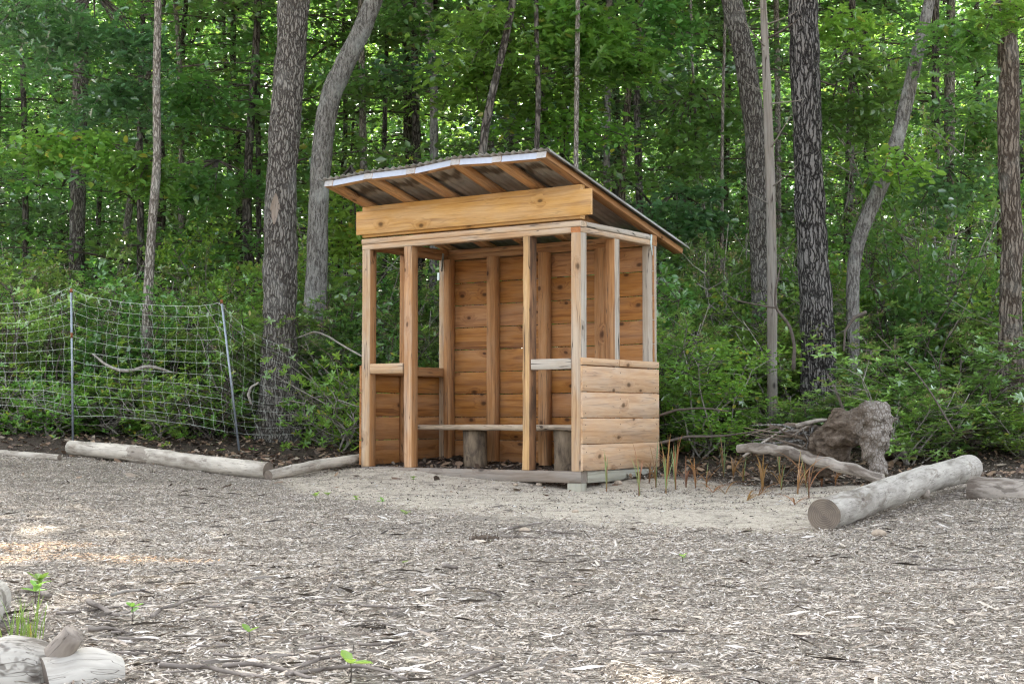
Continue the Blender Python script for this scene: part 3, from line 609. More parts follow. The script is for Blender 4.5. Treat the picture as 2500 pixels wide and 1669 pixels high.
# ------------------------------------------------------------------ gnarled stump and fallen branch
def skinish(acc, pts, rad, n=18, lump=.18, seed=0, ls=9, m=22):
    Q = resample(np.column_stack([pts, rad]), m); t_ = np.arange(m) * .45
    Q[:, :3] += np.stack([vnoise(np.stack([t_, np.full(m, seed * .37), np.full(m, q)], -1), 5) for q in (1.1, 2.2, 3.3)], 1) * Q[:, 3:] * .35
    V, F, Wc = tube(Q[:, :3], Q[:, 3], n, lump, ls, seed, wc=True); acc.add(V, F, Wc)
r6 = lambda x, y, Y: atY(1600 + x / 2.61, 950 + y / 2.61, Y)
root = thing('uprooted_stump', 'gnarled brown and white uprooted tree stump arching over the soil beside the laurels', 'tree stump', (2.3, 11.2, 0))
o0 = np.array([2.3, 11.2, 0])
a = Acc()
skinish(a, [r6(1080, 470, 11.5) - o0, r6(1090, 380, 11.5) - o0, r6(1140, 300, 11.4) - o0, r6(1230, 260, 11.3) - o0, r6(1330, 240, 11.2) - o0, r6(1400, 250, 11.15) - o0], [.13, .165, .165, .135, .11, .09], 48, .3, 31, 7, 50)
skinish(a, [r6(1180, 220, 11.35) - o0, r6(1270, 180, 11.25) - o0, r6(1330, 165, 11.2) - o0], [.03, .07, .04], 20, .5, 36, 16, 14)
skinish(a, [r6(1385, 190, 11.15) - o0, r6(1425, 270, 11.1) - o0, r6(1400, 380, 11.06) - o0, r6(1402, 470, 11.02) - o0, r6(1418, 560, 11.0) - o0], [.10, .12, .082, .064, .08], 40, .22, 33, 11, 44)
skinish(a, [r6(1290, 160, 11.2) - o0, r6(1370, 150, 11.15) - o0, r6(1440, 180, 11.1) - o0, r6(1490, 260, 11.1) - o0], [.06, .105, .10, .05], 26, .4, 35, 11, 20)
skinish(a, [r6(1040, 430, 11.55) - o0, r6(1000, 470, 11.6) - o0, r6(960, 520, 11.6) - o0], [.10, .07, .03], 20, .3, 37, 9, 14)
skinish(a, [r6(1100, 330, 11.45) - o0, r6(1020, 330, 11.5) - o0, r6(930, 290, 11.6) - o0], [.09, .05, .02], 20, .3, 38, 9, 14)
def stumpmat():
    m, nt, out = newmat('old_stump_wood'); g = N(nt); ob = g.n('TexCoord').outputs['Object']
    f = g.noise(g.scale(ob, (14, 14, 30)), 1., 5, .7, .6); b = g.noise(ob, 9, 4, .65); fn = g.noise(g.scale(ob, (60, 60, 25)), 1., 3, .7)
    dk = g.ramp(f, [(.3, (.03, .022, .016)), (.5, (.10, .074, .053)), (.7, (.20, .16, .125))])
    e = g.vor(g.scale(ob, (1, 1, .6)), 42, 'DISTANCE_TO_EDGE'); pl = g.mix(g.mapr(e, .0, .22), (.10, .078, .06), (.31, .28, .245)); pl = g.mix(g.mapr(fn, .4, .65, 0, .7), pl, (.24, .205, .17))
    sx = g.n('SeparateXYZ'); g.put(sx, 0, ob)
    k = g.math('ADD', g.math('ADD', sx.outputs[0], g.math('MULTIPLY', g.math('SUBTRACT', b, .5), .5)), g.math('MULTIPLY', sx.outputs[2], .12))
    mk = g.mapr(k, .20, .46); c = g.mix(mk, dk, pl); c = g.mix(g.mapr(b, .58, .68, 0, .8), c, (.05, .038, .028))
    g.bsdf(out, c, .95, g.math('ADD', f, g.math('MULTIPLY', fn, .6)), .9, .02, .1); return m
so = link('stump_body', a.mesh('stump_body', stumpmat(), True), root)
md = so.modifiers.new('grown_together', 'REMESH'); md.mode = 'VOXEL'; md.voxel_size = .011; md.use_smooth_shade = True
tx = bpy.data.textures.new('gnarls', 'CLOUDS'); tx.noise_scale = .07; tx.noise_depth = 3
md = so.modifiers.new('gnarls', 'DISPLACE'); md.texture = tx; md.strength = .05; md.mid_level = .5; md.texture_coords = 'LOCAL'
for i in range(44):
    s = r6(random.uniform(980, 1130), random.uniform(230, 420), 11.5) - o0
    e = r6(random.uniform(560, 1000), random.uniform(210, 420), 11.6 + random.uniform(-.3, .3)) - o0
    mm = (s + e) / 2 + np.array([random.uniform(-.05, .05), 0, random.uniform(-.05, .09)])
    a = Acc(); skinish(a, [s, mm, e], [random.uniform(.006, .024), .009, .002], 7, .2, 40 + i, 9, 12); link('root', a.mesh('root', M['snag'] if i % 3 else M['greybark'], True), root)
root = thing('fallen_branch', 'long grey lichened branch lying on the soil in front of the gnarled stump', 'branch', tuple(r6(1440, 560, 10.6)))
o0 = np.array(root.location)
a = Acc(); skinish(a, [r6(520, 380, 11.3) - o0, r6(640, 375, 11.2) - o0, r6(860, 400, 11.05) - o0, r6(1040, 460, 10.9) - o0, r6(1250, 510, 10.75) - o0, r6(1450, 570, 10.55) - o0], [.03, .04, .042, .042, .04, .035], 14, .12, 60, 12, 40)
link('branch_wood', a.mesh('branch_wood', M['logmid'], True), root)
a = Acc(); skinish(a, [r6(560, 430, 11.4) - o0, r6(700, 330, 11.4) - o0, r6(830, 245, 11.45) - o0], [.012, .01, .006], 7, .1, 61, 9, 12)
skinish(a, [r6(900, 235, 11.45) - o0, r6(1040, 195, 11.45) - o0, r6(1200, 215, 11.5) - o0], [.018, .016, .01], 8, .1, 62, 9, 12)
link('side_branch', a.mesh('side_branch', M['logmid'], True), root)

# loose branches behind the fence and by the shelter
def branch(label, pts, rad, mat='greybark', group=None, name='fallen_branch', cat='branch'):
    rad = [q * (.62 if mat == 'twig' else .75) for q in rad]
    p = np.array(pts[0]); a = Acc(); skinish(a, np.array(pts) - p, rad, 8, .1, int(abs(p[0]) * 100), 9, 24)
    o = link(name, a.mesh(name, M[mat], True), None, tuple(p)); return tag(o, label, cat, group)
r5 = lambda x, y, Y: atY(x / 2.61, 680 + y / 2.61, Y)
branch('curved pale branch hanging in the bushes behind the net fence', [r5(590, 480, 14.9), r5(660, 540, 14.85), r5(780, 595, 14.8), r5(860, 580, 14.8), r5(940, 555, 14.8), r5(1020, 575, 14.85), r5(1100, 595, 14.9)], [.012, .018, .022, .022, .024, .02, .012], 'palestem')
branch('thin grey branch arching from behind the big oak towards the shelter', [r5(1890, 380, 15.6), r5(2000, 335, 15.5), r5(2080, 360, 15.4), r5(2190, 430, 15.2), r5(2310, 495, 15.0)], [.012, .012, .013, .013, .012], 'palestem')
branch('forked white branch standing against the foot of the big oak', [r5(1600, 800, 15.0), r5(1580, 740, 15.0), r5(1600, 690, 15.0), r5(1650, 660, 15.0)], [.015, .02, .018, .01], 'palestem')
branch('dark curved branch crossing the laurels right of the shelter', [r6(30, 165, 12.9), r6(130, 130, 12.8), r6(300, 118, 12.7), r6(470, 140, 12.6)], [.018, .016, .014, .006], 'twig')
branch('low dark branch along the soil right of the shelter', [r6(30, 340, 12.6), r6(200, 300, 12.5), r6(430, 298, 12.4), r6(650, 265, 12.2)], [.02, .018, .014, .006], 'twig')
r4 = lambda x, y, Y: atY(1600 + x / 2.61, 500 + y / 2.61, Y)
branch('crooked dark dead laurel stem rising in front of the pale pole', [r4(1220, 1360, 12.6), r4(1150, 1180, 12.7), r4(1100, 1080, 12.8)], [.02, .017, .012], 'twig')
branch('dark crooked laurel trunk forking before the dead pole', [r4(880, 1050, 13.2), r4(890, 900, 13.2), r4(860, 770, 13.2), r4(760, 650, 13.2), r4(770, 520, 13.2), r4(800, 370, 13.2)], [.028, .024, .022, .02, .016, .006], 'twig')
branch('thin dark branch reaching left from the crooked laurel', [r4(760, 655, 13.2), r4(640, 635, 13.2), r4(520, 610, 13.3), r4(430, 560, 13.3)], [.014, .012, .010, .004], 'twig')
branch('stubby broken branch curling in front of the curvy tree', [r4(1200, 930, 12.9), r4(1210, 800, 12.9), r4(1270, 715, 12.9), r4(1345, 680, 12.9)], [.016, .018, .022, .026], 'twig')
branch('pale bare stem slanting through the laurels left of the right hand tree', [r4(1400, 810, 12.9), r4(1500, 920, 12.7), r4(1640, 1040, 12.5), r4(1760, 1200, 12.3), r4(1900, 1440, 12.1)], [.005, .008, .010, .011, .012], 'twig')

# ------------------------------------------------------------------ trees
def crown_mesh(name, H0, H1, rad, nbr, per, ls, mat, tpl=L_PLAIN, lift=.25, seed=1, tilt=.45, spread=.5, bend=1.0, lmat='twig'):
    """leaf sprays along real branches; returns (leaf mesh, limb mesh)"""
    lm = Acc(); P = []
    for b in range(nbr):
        z = H0 + (H1 - H0) * (b + rng.uniform(0, 1)) / nbr; az_ = b * 2.4 + rng.uniform(-.5, .5)
        f = (z - H0) / (H1 - H0); L = rad * (1 - .55 * f ** 2) * rng.uniform(.6, 1.1)
        d = np.array([math.cos(az_), math.sin(az_), 0]); pts = []
        for t in np.linspace(0, 1, 6):
            pts.append(d * L * t + np.array([.12 * n1(t * 3 + b, seed) * L, .12 * n1(t * 3 + b, seed + 1) * L, z + lift * L * t - .28 * L * t * t * bend]))
        pts = np.array(pts); lm.add(*tube(pts, np.linspace(.016, .004, 6) * (.5 + L / 4), 5))
        for t in np.linspace(.25, 1, 6):
            q = np.array([np.interp(t, np.linspace(0, 1, 6), pts[:, k]) for k in range(3)])
            for sgn in (-1, 1):
                tl = L * .38 * (1.15 - t) + .2; dv = np.array([-d[1], d[0], 0]) * sgn * rng.uniform(.5, 1) + d * rng.uniform(.3, .9); dv /= np.linalg.norm(dv)
                e = q + dv * tl + [0, 0, rng.uniform(-.15, .15)]; lm.add(*tube([q, (q + e) / 2 + [0, 0, .03], e], [.008, .005, .002], 3, caps=False))
                k = max(2, int(per / 12)); tt = rng.uniform(.15, 1.05, k)[:, None]
                P.append(q + (e - q) * tt + rng.normal(0, 1, (k, 3)) * np.array([spread, spread, spread * .35]) * .35)
    P = np.concatenate(P); V, F = scatter(tpl[0], tpl[1], P, rots(len(P), tilt), ls * rng.uniform(.65, 1.25, len(P)))
    return mesh(name, V, F, mat), lm.mesh(name + '_limb', M[lmat])
def tall_crown(name, seed, n=3400):
    P = []; lm = Acc()
    for b in range(20):
        z = rng.uniform(7.5, 17.5); r = 3.4 * math.sin(math.pi * min(1, max(.12, (z - 6) / 14))) * rng.uniform(.5, 1.1); a_ = rng.uniform(0, 6.28)
        c0 = np.array([math.cos(a_) * r, math.sin(a_) * r, z]); lm.add(*tube([(0, 0, z - 1.2), c0 * [.5, .5, 1] - [0, 0, .5], c0], [.07, .045, .015], 5))
        k = n // 20; P.append(c0 + rng.normal(0, 1, (k, 3)) * [.95, .95, .55])
    P = np.concatenate(P); V, F = scatter(L_BROAD[0], L_BROAD[1], P, rots(len(P), .6), rng.uniform(.2, .36, len(P)))
    return mesh(name, V, F, M['lf_mid']), lm.mesh(name + '_limb', M['farbark'])
TALL = [tall_crown('crown', i) for i in range(4)]; THIN = [tall_crown("crown", 4 + i, 750) for i in range(4)]
MIDC = [crown_mesh('crown', .9 + .5 * (i % 3), 8.5 + (i % 3) * 1.2, 2.7 + .3 * (i % 2), 24, 260, .13, M['lf_mid'] if i % 3 else M['lf_dark'], seed=20 + i, spread=.55) for i in range(6)]
def trunk_mesh(pts, rad, n=14, lump=.05, seed=1, rings=60, ls=4):
    Q = resample(np.column_stack([pts, rad]), rings); V, F, Wc = tube(Q[:, :3], Q[:, 3], n, lump, ls, seed, wc=True)
    if n >= 28:
        A3 = V.reshape(rings, n, 3); C = Q[:, None, :3]; D_ = A3 - C
        k = 1 + .07 * vnoise(A3 * [34, 34, 7], seed) + .05 * vnoise(A3 * [14, 14, 3], seed + 2); V = (C + D_ * k[..., None]).reshape(-1, 3)
    return V, F, Wc
def tree(label, px, Y, mat, n=20, lump=.05, seed=1, group=None, name='forest_tree', H=15, tall=True, rings=90, lean=0., base_y=None, lens=1.0, flare=.5):
    """px: list of (x, y, width) up the stem in picture pixels, bottom first; Y: distance"""
    P = []; Rr = []
    for x, y, w in px: p = atY(x, y, Y); P.append(p); Rr.append(w / 2 / FPX * Y)
    b = P[0].copy(); gzv = G(b[0], Y) - .08
    P = [np.array([b[0] + (px[0][0] - px[1][0]) * 0, Y, gzv]), np.array([b[0], Y, gzv + .22])] + [p for p in P if p[2] > gzv + .35]; Rr = [Rr[0] * (1 + flare), Rr[0] * (1 + flare * .35)] + Rr[-(len(P) - 2):]
    top = P[-1]; d = (P[-1] - P[-2]); d = d / np.linalg.norm(d); step = (H - top[2]) / 3
    if tall:
        for k in range(3):
            top = top + np.array([d[0] * (.6 - .15 * k) + .05 * n1(k + seed, 3), .06 * n1(k * 2. + seed, 8), 1]) * step; P.append(top); Rr.append(Rr[-1] * .72)
    o0 = P[0]; root = thing(name, label, 'tree', tuple(o0), 0, group)
    V, F, Wc = trunk_mesh(np.array(P) - o0, Rr, n, lump, seed, rings); a = Acc(); a.add(V, F, Wc); link('trunk', a.mesh('trunk', M[mat], True), root)
    if tall:
        c, l = TALL[seed % 4]; dx = (np.interp(11, [p[2] for p in P], [p[0] for p in P]) - o0[0], np.interp(11, [p[2] for p in P], [p[1] for p in P]) - o0[1], 0)
        for nm, mm in (('crown', c), ('limbs', l)):
            q = link(nm, mm, root, dx); q.rotation_euler = (0, 0, seed * 1.3)
    return root
z1 = lambda L, ox, oy, s: [(ox + (x0 + x1) / 2 / s, oy + y / s, (x1 - x0) / s) for y, x0, x1 in L]
tree('slim pale brown tree standing behind the net fence, left of the big oak', [(360, 880, 27), (357, 800, 27), (360, 740, 25), (366, 640, 23), (372, 500, 22), (387, 430, 21), (384, 330, 20), (380, 200, 19), (385, 100, 19), (386, 0, 17)], 16.1, 'thinbark', seed=1)
big = tree('massive furrowed oak trunk with the end of the net fence wrapped round its foot', [(682, 960, 98), (683, 880, 84), (682, 760, 80), (683, 690, 80), (685, 446, 76), (699, 268, 76), (711, 134, 74), (717, 0, 76)], 15.6, 'bigbark', n=84, lump=.07, seed=2, rings=420)
tree('smooth grey tree behind the big oak bending strongly to the right', [(757, 870, 55), (765, 780, 54), (772, 700, 53), (779, 446, 49), (796, 268, 51), (808, 215, 50), (865, 115, 49), (905, 30, 44), (922, -20, 42)], 17.2, 'greybark', n=28, seed=3, rings=140)
tree('dark leaning trunk just left of the bare dead pole', [(1872, 920, 54), (1862, 720, 52), (1852, 480, 52), (1843, 312, 52), (1818, 134, 50), (1784, 0, 50)], 16.8, 'bigbark', n=60, lump=.06, seed=4, rings=320)
tree('huge upright trunk with coarse dark plated bark right of the dead pole', [(2002, 960, 92), (1998, 845, 86), (1987, 670, 76), (1975, 446, 70), (1968, 223, 70), (1960, 0, 70)], 15.2, 'darkbark', n=84, lump=.07, seed=5, rings=420)
tree('curving grey tree bowing left near its foot and up to the right', [(2085, 960, 30), (2085, 883, 32), (2081, 730, 32), (2080, 625, 34), (2100, 558, 36), (2135, 491, 38), (2175, 402, 36), (2199, 312, 36), (2239, 134, 30), (2272, 0, 27)], 15.4, 'greybark', seed=6, n=24, rings=140)
tree('shaggy brown barked tree at the right edge of the photo', [(2474, 1010, 66), (2469, 883, 58), (2466, 730, 54), (2474, 580, 50), (2461, 402, 48), (2464, 180, 50), (2453, 0, 45)], 14.6, 'brownbark', seed=7, n=56, lump=.11, rings=300)
def scar():
    cx, cy, Yb = 682, 515, 15.6; c0 = atY(cx, cy, Yb); rad = 76 / 2 / FPX * Yb; o0 = np.array(big.location); V = []
    u = np.linspace(-1, 1, 15); a_ = np.linspace(-1, 1, 9)
    for q in u:
        for w in a_:
            hw = (1 - abs(q) ** 1.6) * .24 * (1 + .45 * n1(q * 4, 9)) + .02; an = w * hw - .12 + .05 * q; rr = rad * (1.085 - .05 * (1 - w * w) * (1 - q * q)) + .004 * float(vnoise(np.array([w * 4, q * 9, .3]), 4))
            V.append([c0[0] + rr * math.sin(an), c0[1] - rr * math.cos(an) * 1.02, c0[2] + q * .16])
    V = np.array(V) - o0; ix = np.arange(15 * 9).reshape(15, 9); F = np.stack([ix[:-1, :-1], ix[:-1, 1:], ix[1:, 1:], ix[1:, :-1]], -1).reshape(-1, 4)
    o = link('bark_scar', mesh('bark_scar', V, F, wood('scar_wood', (.27, .21, .16), (.19, .145, .105), (.07, .05, .037), (.24, .21, .18), .6, 1., .2), True, V[:, [2, 0, 1]]), big)
    md = o.modifiers.new('depth', 'SOLIDIFY'); md.thickness = .02; md.offset = -1
scar()
def dead_pole():
    P = [(1885, 1040, 26), (1885, 670, 25), (1881, 446, 24), (1873, 223, 22), (1863, 0, 16), (1858, -130, 10)]
    Y = 14.5; pts = np.array([atY(x, y, Y) for x, y, w in P]); rr = [w / 2 / FPX * Y for *_, w in P]; o0 = pts[0].copy(); o0[2] = G(o0[0], Y)
    root = thing('dead_tree', 'bare bleached dead pole of a tree with short snapped twigs', 'dead tree', tuple(o0)); pts[0] = o0
    V, F, Wc = trunk_mesh(pts - o0, rr, 16, .05, 9, 80); a = Acc(); a.add(V, F, Wc); link('trunk', a.mesh('trunk', M['dead'], True), root)
    for y, dx, dz, r in ((20, -60, -8, .006), (95, 70, 40, .012), (60, 60, 22, .008), (255, 75, 8, .009), (370, 50, 70, .009), (460, 60, 40, .008), (225, -45, 20, .006), (500, -40, 30, .006), (120, -50, 60, .008)):
        s = atY(1870 + y * .02, y, Y) - o0; e = atY(1870 + dx, y - dz, Y - .25) - o0; m_ = (s + e) / 2 + [.01 * n1(y, 5), 0, .012 * n1(y, 6)]
        link('dead_twig', mesh('dead_twig', *tube([s, m_, e, e + (e - m_) * .5 + [.01, 0, .02]], [r, r * .8, r * .5, r * .25], 6), M['dead'] if r < .01 else M['twig']), root)
dead_pole()
r2 = lambda L: [(800 + x / 2.61, y / 2.61, w) for x, y, w in L]
NEAR = [('dark sapling leaning right above the middle of the shelter roof', r2([(965, 1400, 22), (970, 980, 21), (1010, 700, 20), (1075, 500, 19), (1125, 300, 18), (1190, 0, 18)]), 15.8, 'farbark'),
        ('thin dark upright sapling above the right half of the roof', r2([(1330, 1500, 13), (1332, 950, 13), (1345, 600, 14), (1330, 300, 12), (1330, 0, 10)]), 15.9, 'farbark'),
        ('thin dark sapling behind the right end of the roof', r2([(1580, 1500, 13), (1582, 1050, 12), (1587, 500, 12), (1597, 0, 11)]), 16.0, 'thinbark'),
        ('straight light grey trunk above the left half of the roof', r2([(680, 1500, 23), (678, 1030, 21), (675, 500, 20), (655, 250, 22), (640, 0, 26)]), 21, 'greybark'),
        ('pale straight trunk behind the right end of the roof', r2([(1775, 1500, 18), (1778, 1090, 17), (1785, 520, 16), (1795, 0, 15)]), 21, 'greybark'),
        ('reddish brown trunk leaning right behind the roof peak', r2([(1872, 1500, 17), (1880, 1090, 16), (1920, 520, 17), (1990, 100, 16)]), 22, 'brownbark'),
        ('wide grey trunk behind the dark leaning sapling', r2([(1025, 1500, 28), (1025, 980, 27), (1020, 500, 26), (915, 100, 24)]), 24, 'thinbark'),
        ('wide pale trunk deep behind the middle of the roof', r2([(1170, 1500, 38), (1168, 980, 36), (1160, 500, 34), (1150, 100, 30)]), 25, 'greybark'),
        ('stout dark trunk in the upper left part of the wood', [(186, 900, 40), (188, 560, 38), (192, 400, 37), (197, 200, 38), (202, 0, 32)], 20.5, 'bigbark'),
        ('slim grey trunk right of the slim pale brown tree', [(440, 900, 15), (440, 670, 15), (444, 350, 14), (438, 150, 13), (428, 0, 12)], 22.5, 'thinbark'),
        ('thin dark trunk just left of the big oak', [(632, 900, 14), (632, 500, 13), (629, 200, 12), (626, 0, 12)], 23, 'farbark'),
        ('dark trunk near the left edge of the photo', [(66, 900, 17), (62, 500, 15), (57, 200, 14), (54, 0, 12)], 22, 'farbark'),
        ('dark forked trunk left of the big oak, deep in the wood', [(586, 900, 20), (584, 400, 18), (568, 250, 16), (570, 60, 14)], 26, 'farbark'),
        ('leaning grey trunk low between stout dark trunk and slim pale tree', [(290, 900, 22), (300, 640, 21), (315, 510, 18), (335, 380, 16), (365, 150, 15), (400, 0, 14)], 24, 'thinbark'),
        ('straight dark trunk right of the curving grey tree', [(2286, 900, 22), (2284, 600, 21), (2284, 300, 19), (2284, 0, 18)], 21, 'farbark'),
        ('tall grey trunk second from the right edge', [(2320, 900, 29), (2317, 500, 27), (2318, 200, 26), (2322, 0, 22)], 23, 'thinbark'),
        ('dark trunk between the huge plated trunk and the curving tree', [(2126, 900, 17), (2122, 600, 17), (2114, 250, 16), (2110, 0, 14)], 23.5, 'farbark'),
        ('brown trunk low behind the shaggy tree at the right edge', [(2440, 900, 26), (2445, 600, 24), (2450, 300, 22), (2456, 0, 20)], 19, 'brownbark'),
        ('very thin grey sapling left of the leaning dark trunk', [(1764, 900, 10), (1762, 500, 9), (1764, 250, 8), (1772, 0, 7)], 18, 'thinbark'),
        ('very thin crooked sapling nearer the shelter roof on the right', [(1735, 900, 10), (1728, 600, 9), (1706, 400, 8), (1690, 150, 7), (1686, 0, 6)], 18.6, 'thinbark'),
        ('grey trunk showing between dead pole and huge plated trunk', [(1902, 900, 17), (1900, 500, 16), (1898, 200, 15), (1895, 0, 13)], 22, 'thinbark'),
        ('thin dark trunk over the left end of the shelter roof', r2([(230, 1500, 20), (228, 1000, 19), (222, 700, 17), (210, 0, 14)]), 22, 'thinbark'),
        ('slender dark trunk second from left behind the roof', r2([(360, 1500, 13), (358, 1000, 12), (372, 500, 11), (380, 0, 9)]), 24, 'farbark'),
        ('slim trunk low right of the curving grey tree', [(2215, 900, 14), (2208, 600, 13), (2200, 400, 11), (2170, 150, 10)], 20, 'farbark'),
        ('brown black trunk close beside the pale trunk behind the roof end', r2([(1838, 1500, 24), (1838, 1000, 22), (1834, 500, 20), (1828, 0, 18)]), 27, 'farbark')]
for i, (lb, px, Y, mt) in enumerate(NEAR):
    tree(lb, px, Y, mt, n=14, lump=.06, seed=10 + i, rings=50, tall=(i % 2 == 0), H=14)

# leafy understory trees: prototypes, then copies
def copy_tree(o, loc, rz, s, group, label):
    r = o.copy(); scn.collection.objects.link(r); r.location = loc; r.rotation_euler = (0, 0, rz); r.scale = (s, s, s); r['group'] = group; r['label'] = label
    for ch in o.children: c2 = ch.copy(); scn.collection.objects.link(c2); c2.parent = r
    return r
protos = []
for i, (cm, lm) in enumerate(MIDC):
    root = thing('understory_tree', 'slim leafy understory tree deep in the shaded wood', 'tree', (0, 0, 0))
    H = 9.8; P = [(.25 * n1(z * .4, i) - .25 * n1(0, i), .25 * n1(z * .4, i + 9) - .25 * n1(0, i + 9), z) for z in np.linspace(0, H, 9)]
    V, F, Wc = trunk_mesh(np.array(P), np.linspace(.075, .015, 9), 9, .05, i, 24); a = Acc(); a.add(V, F, Wc)
    link('trunk', a.mesh('trunk', M['farbark'], True), root); link('crown', cm, root); link('limbs', lm, root); protos.append(root)
spots = []
tries = 0
while len(spots) < 100 and tries < 20000:
    tries += 1; y = 20.3 + 36 * rng.uniform() ** 1.1; x = rng.uniform(-1, 1) * (.36 * y + 2.5)
    if min([9e9] + [math.hypot(x - a_, y - b_) for a_, b_ in spots]) > 1.35 + .018 * y: spots.append((x, y))
spots.sort(key=lambda q: q[1])
for i, (x, y) in enumerate(spots):
    z = 'left' if x < -.12 * y else 'right' if x > .12 * y else 'middle'; d = 'near' if y < 25 else 'far'
    lb = {'left': 'leafy understory tree in the %s wood behind the net fence', 'right': 'leafy understory tree in the %s wood behind the right hand laurels', 'middle': 'leafy understory tree in the %s wood above the shelter roof'}[z] % ('nearer' if d == 'near' else 'deeper')
    gp = 'understory trees, %s %s' % (d, z)
    p = protos[i % 6]
    loc = (x, y, G(x, y) - .05); s = float(rng.uniform(.85, 1.3)); rz = float(rng.uniform(0, 6.28))
    if i < 6: p.location = loc; p.rotation_euler = (0, 0, rz); p['group'] = gp; p['label'] = lb; p.scale = (s, s, s)
    else: copy_tree(p, loc, rz, s, gp, lb)
# tall forest trees whose crowns shade the clearing
tp = []
for i in range(4):
    root = thing('tall_tree', 'tall dark trunked tree deep in the wood', 'tree')
    P = [(.3 * n1(z * .3, i + 40) - .3 * n1(0, i + 40), .3 * n1(z * .3, i + 49) - .3 * n1(0, i + 49), z) for z in np.linspace(0, 17, 10)]
    V, F, Wc = trunk_mesh(np.array(P), np.linspace(.12, .04, 10), 10, .06, i, 34); a = Acc(); a.add(V, F, Wc)
    link('trunk', a.mesh('trunk', M[('farbark', 'thinbark', 'bigbark', 'farbark')[i]], True), root); link('crown', THIN[i][0], root); link('limbs', THIN[i][1], root); tp.append(root)
ts = []
tries = 0
while len(ts) < 60 and tries < 20000:
    tries += 1; y = rng.uniform(25, 58); x = rng.uniform(-1, 1) * (.36 * y + 7)
    if min([9e9] + [math.hypot(x - a_, y - b_) for a_, b_ in ts]) > 2.9: ts.append((x, y))
for i, (x, y) in enumerate(sorted(ts, key=lambda q: q[1])):
    z = 'left' if x < -.12 * y else 'right' if x > .12 * y else 'middle'
    lb = {'left': 'tall straight trunk in the dim wood left of the shelter', 'right': 'tall straight trunk in the dim wood right of the shelter', 'middle': 'tall straight trunk in the dim wood straight behind the shelter'}[z]
    gp = 'tall trees, ' + z; loc = (x, y, G(x, y) - .05); s = float(rng.uniform(.9, 1.25)); rz = float(rng.uniform(0, 6.28))
    if i < 4: p = tp[i]; p.location = loc; p.rotation_euler = (0, 0, rz); p['group'] = gp; p['label'] = lb; p.scale = (s, s, s)
    else: copy_tree(tp[i % 4], loc, rz, s, gp, lb)
# far wood that reads as one mass
k = 260000; y = rng.uniform(56, 74, k); x = rng.uniform(-1, 1, k) * (.38 * y + 4); z = 19 * rng.uniform(0, 1, k) ** 1.15
P = np.stack([x, y, z], 1); ok = vnoise(P * [.35, .35, .5], 77) + .4 * vnoise(P * [1.1, 1.1, 1.3], 78) > .02 * (z - 2) - 1.3
P = P[ok]; P[:, 2] += hgt(P[:, 0], P[:, 1])
V, F = scatter(L_BROAD[0], L_BROAD[1], P, rots(len(P), .8), rng.uniform(.16, .34, len(P)))
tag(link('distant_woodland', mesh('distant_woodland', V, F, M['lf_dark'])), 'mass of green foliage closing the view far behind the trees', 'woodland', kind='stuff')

# oak sapling foliage hanging over the shelter and other near sprays
def spray(name, label, cat, c0, ext, n, ls, mat, tpl, seed, stems=8, anchor=None, group=None, tilt=.4, flat_=.22):
    """a leafy branch: boughs fan out from anchor to clumps inside an ellipsoid"""
    c0 = np.array(c0, float); an = c0 + [0, .3, ext[2]] if anchor is None else np.array(anchor, float)
    root = thing(name, label, cat, tuple(an), 0, group); P = []; lm = Acc()
    for b in range(stems):
        v = rng.normal(0, 1, 3); v /= np.linalg.norm(v); e = c0 + v * np.array(ext) * rng.uniform(.35, 1); mm = (an + e) / 2 + [0, 0, .12 * ext[2]]
        lm.add(*tube(np.array([an, mm, e]) - an, [.014, .009, .003], 5))
        k = n // stems; t = rng.uniform(.35, 1.1, k)[:, None]; w = (1 - t) * mm + t * e
        P.append(w + rng.normal(0, 1, (k, 3)) * np.array([.3, .3, .3 * flat_ * 1.6]) * max(ext) * .55 - an)
    P = np.concatenate(P); V, F = scatter(tpl[0], tpl[1], P, rots(len(P), tilt), ls * rng.uniform(.6, 1.2, len(P)))
    link('foliage', mesh('foliage', V, F, mat), root); link('twigs', lm.mesh('twigs', M['twig']), root); return root
def S(x, y, Y): return atY(x, y, Y)
k_ = 0
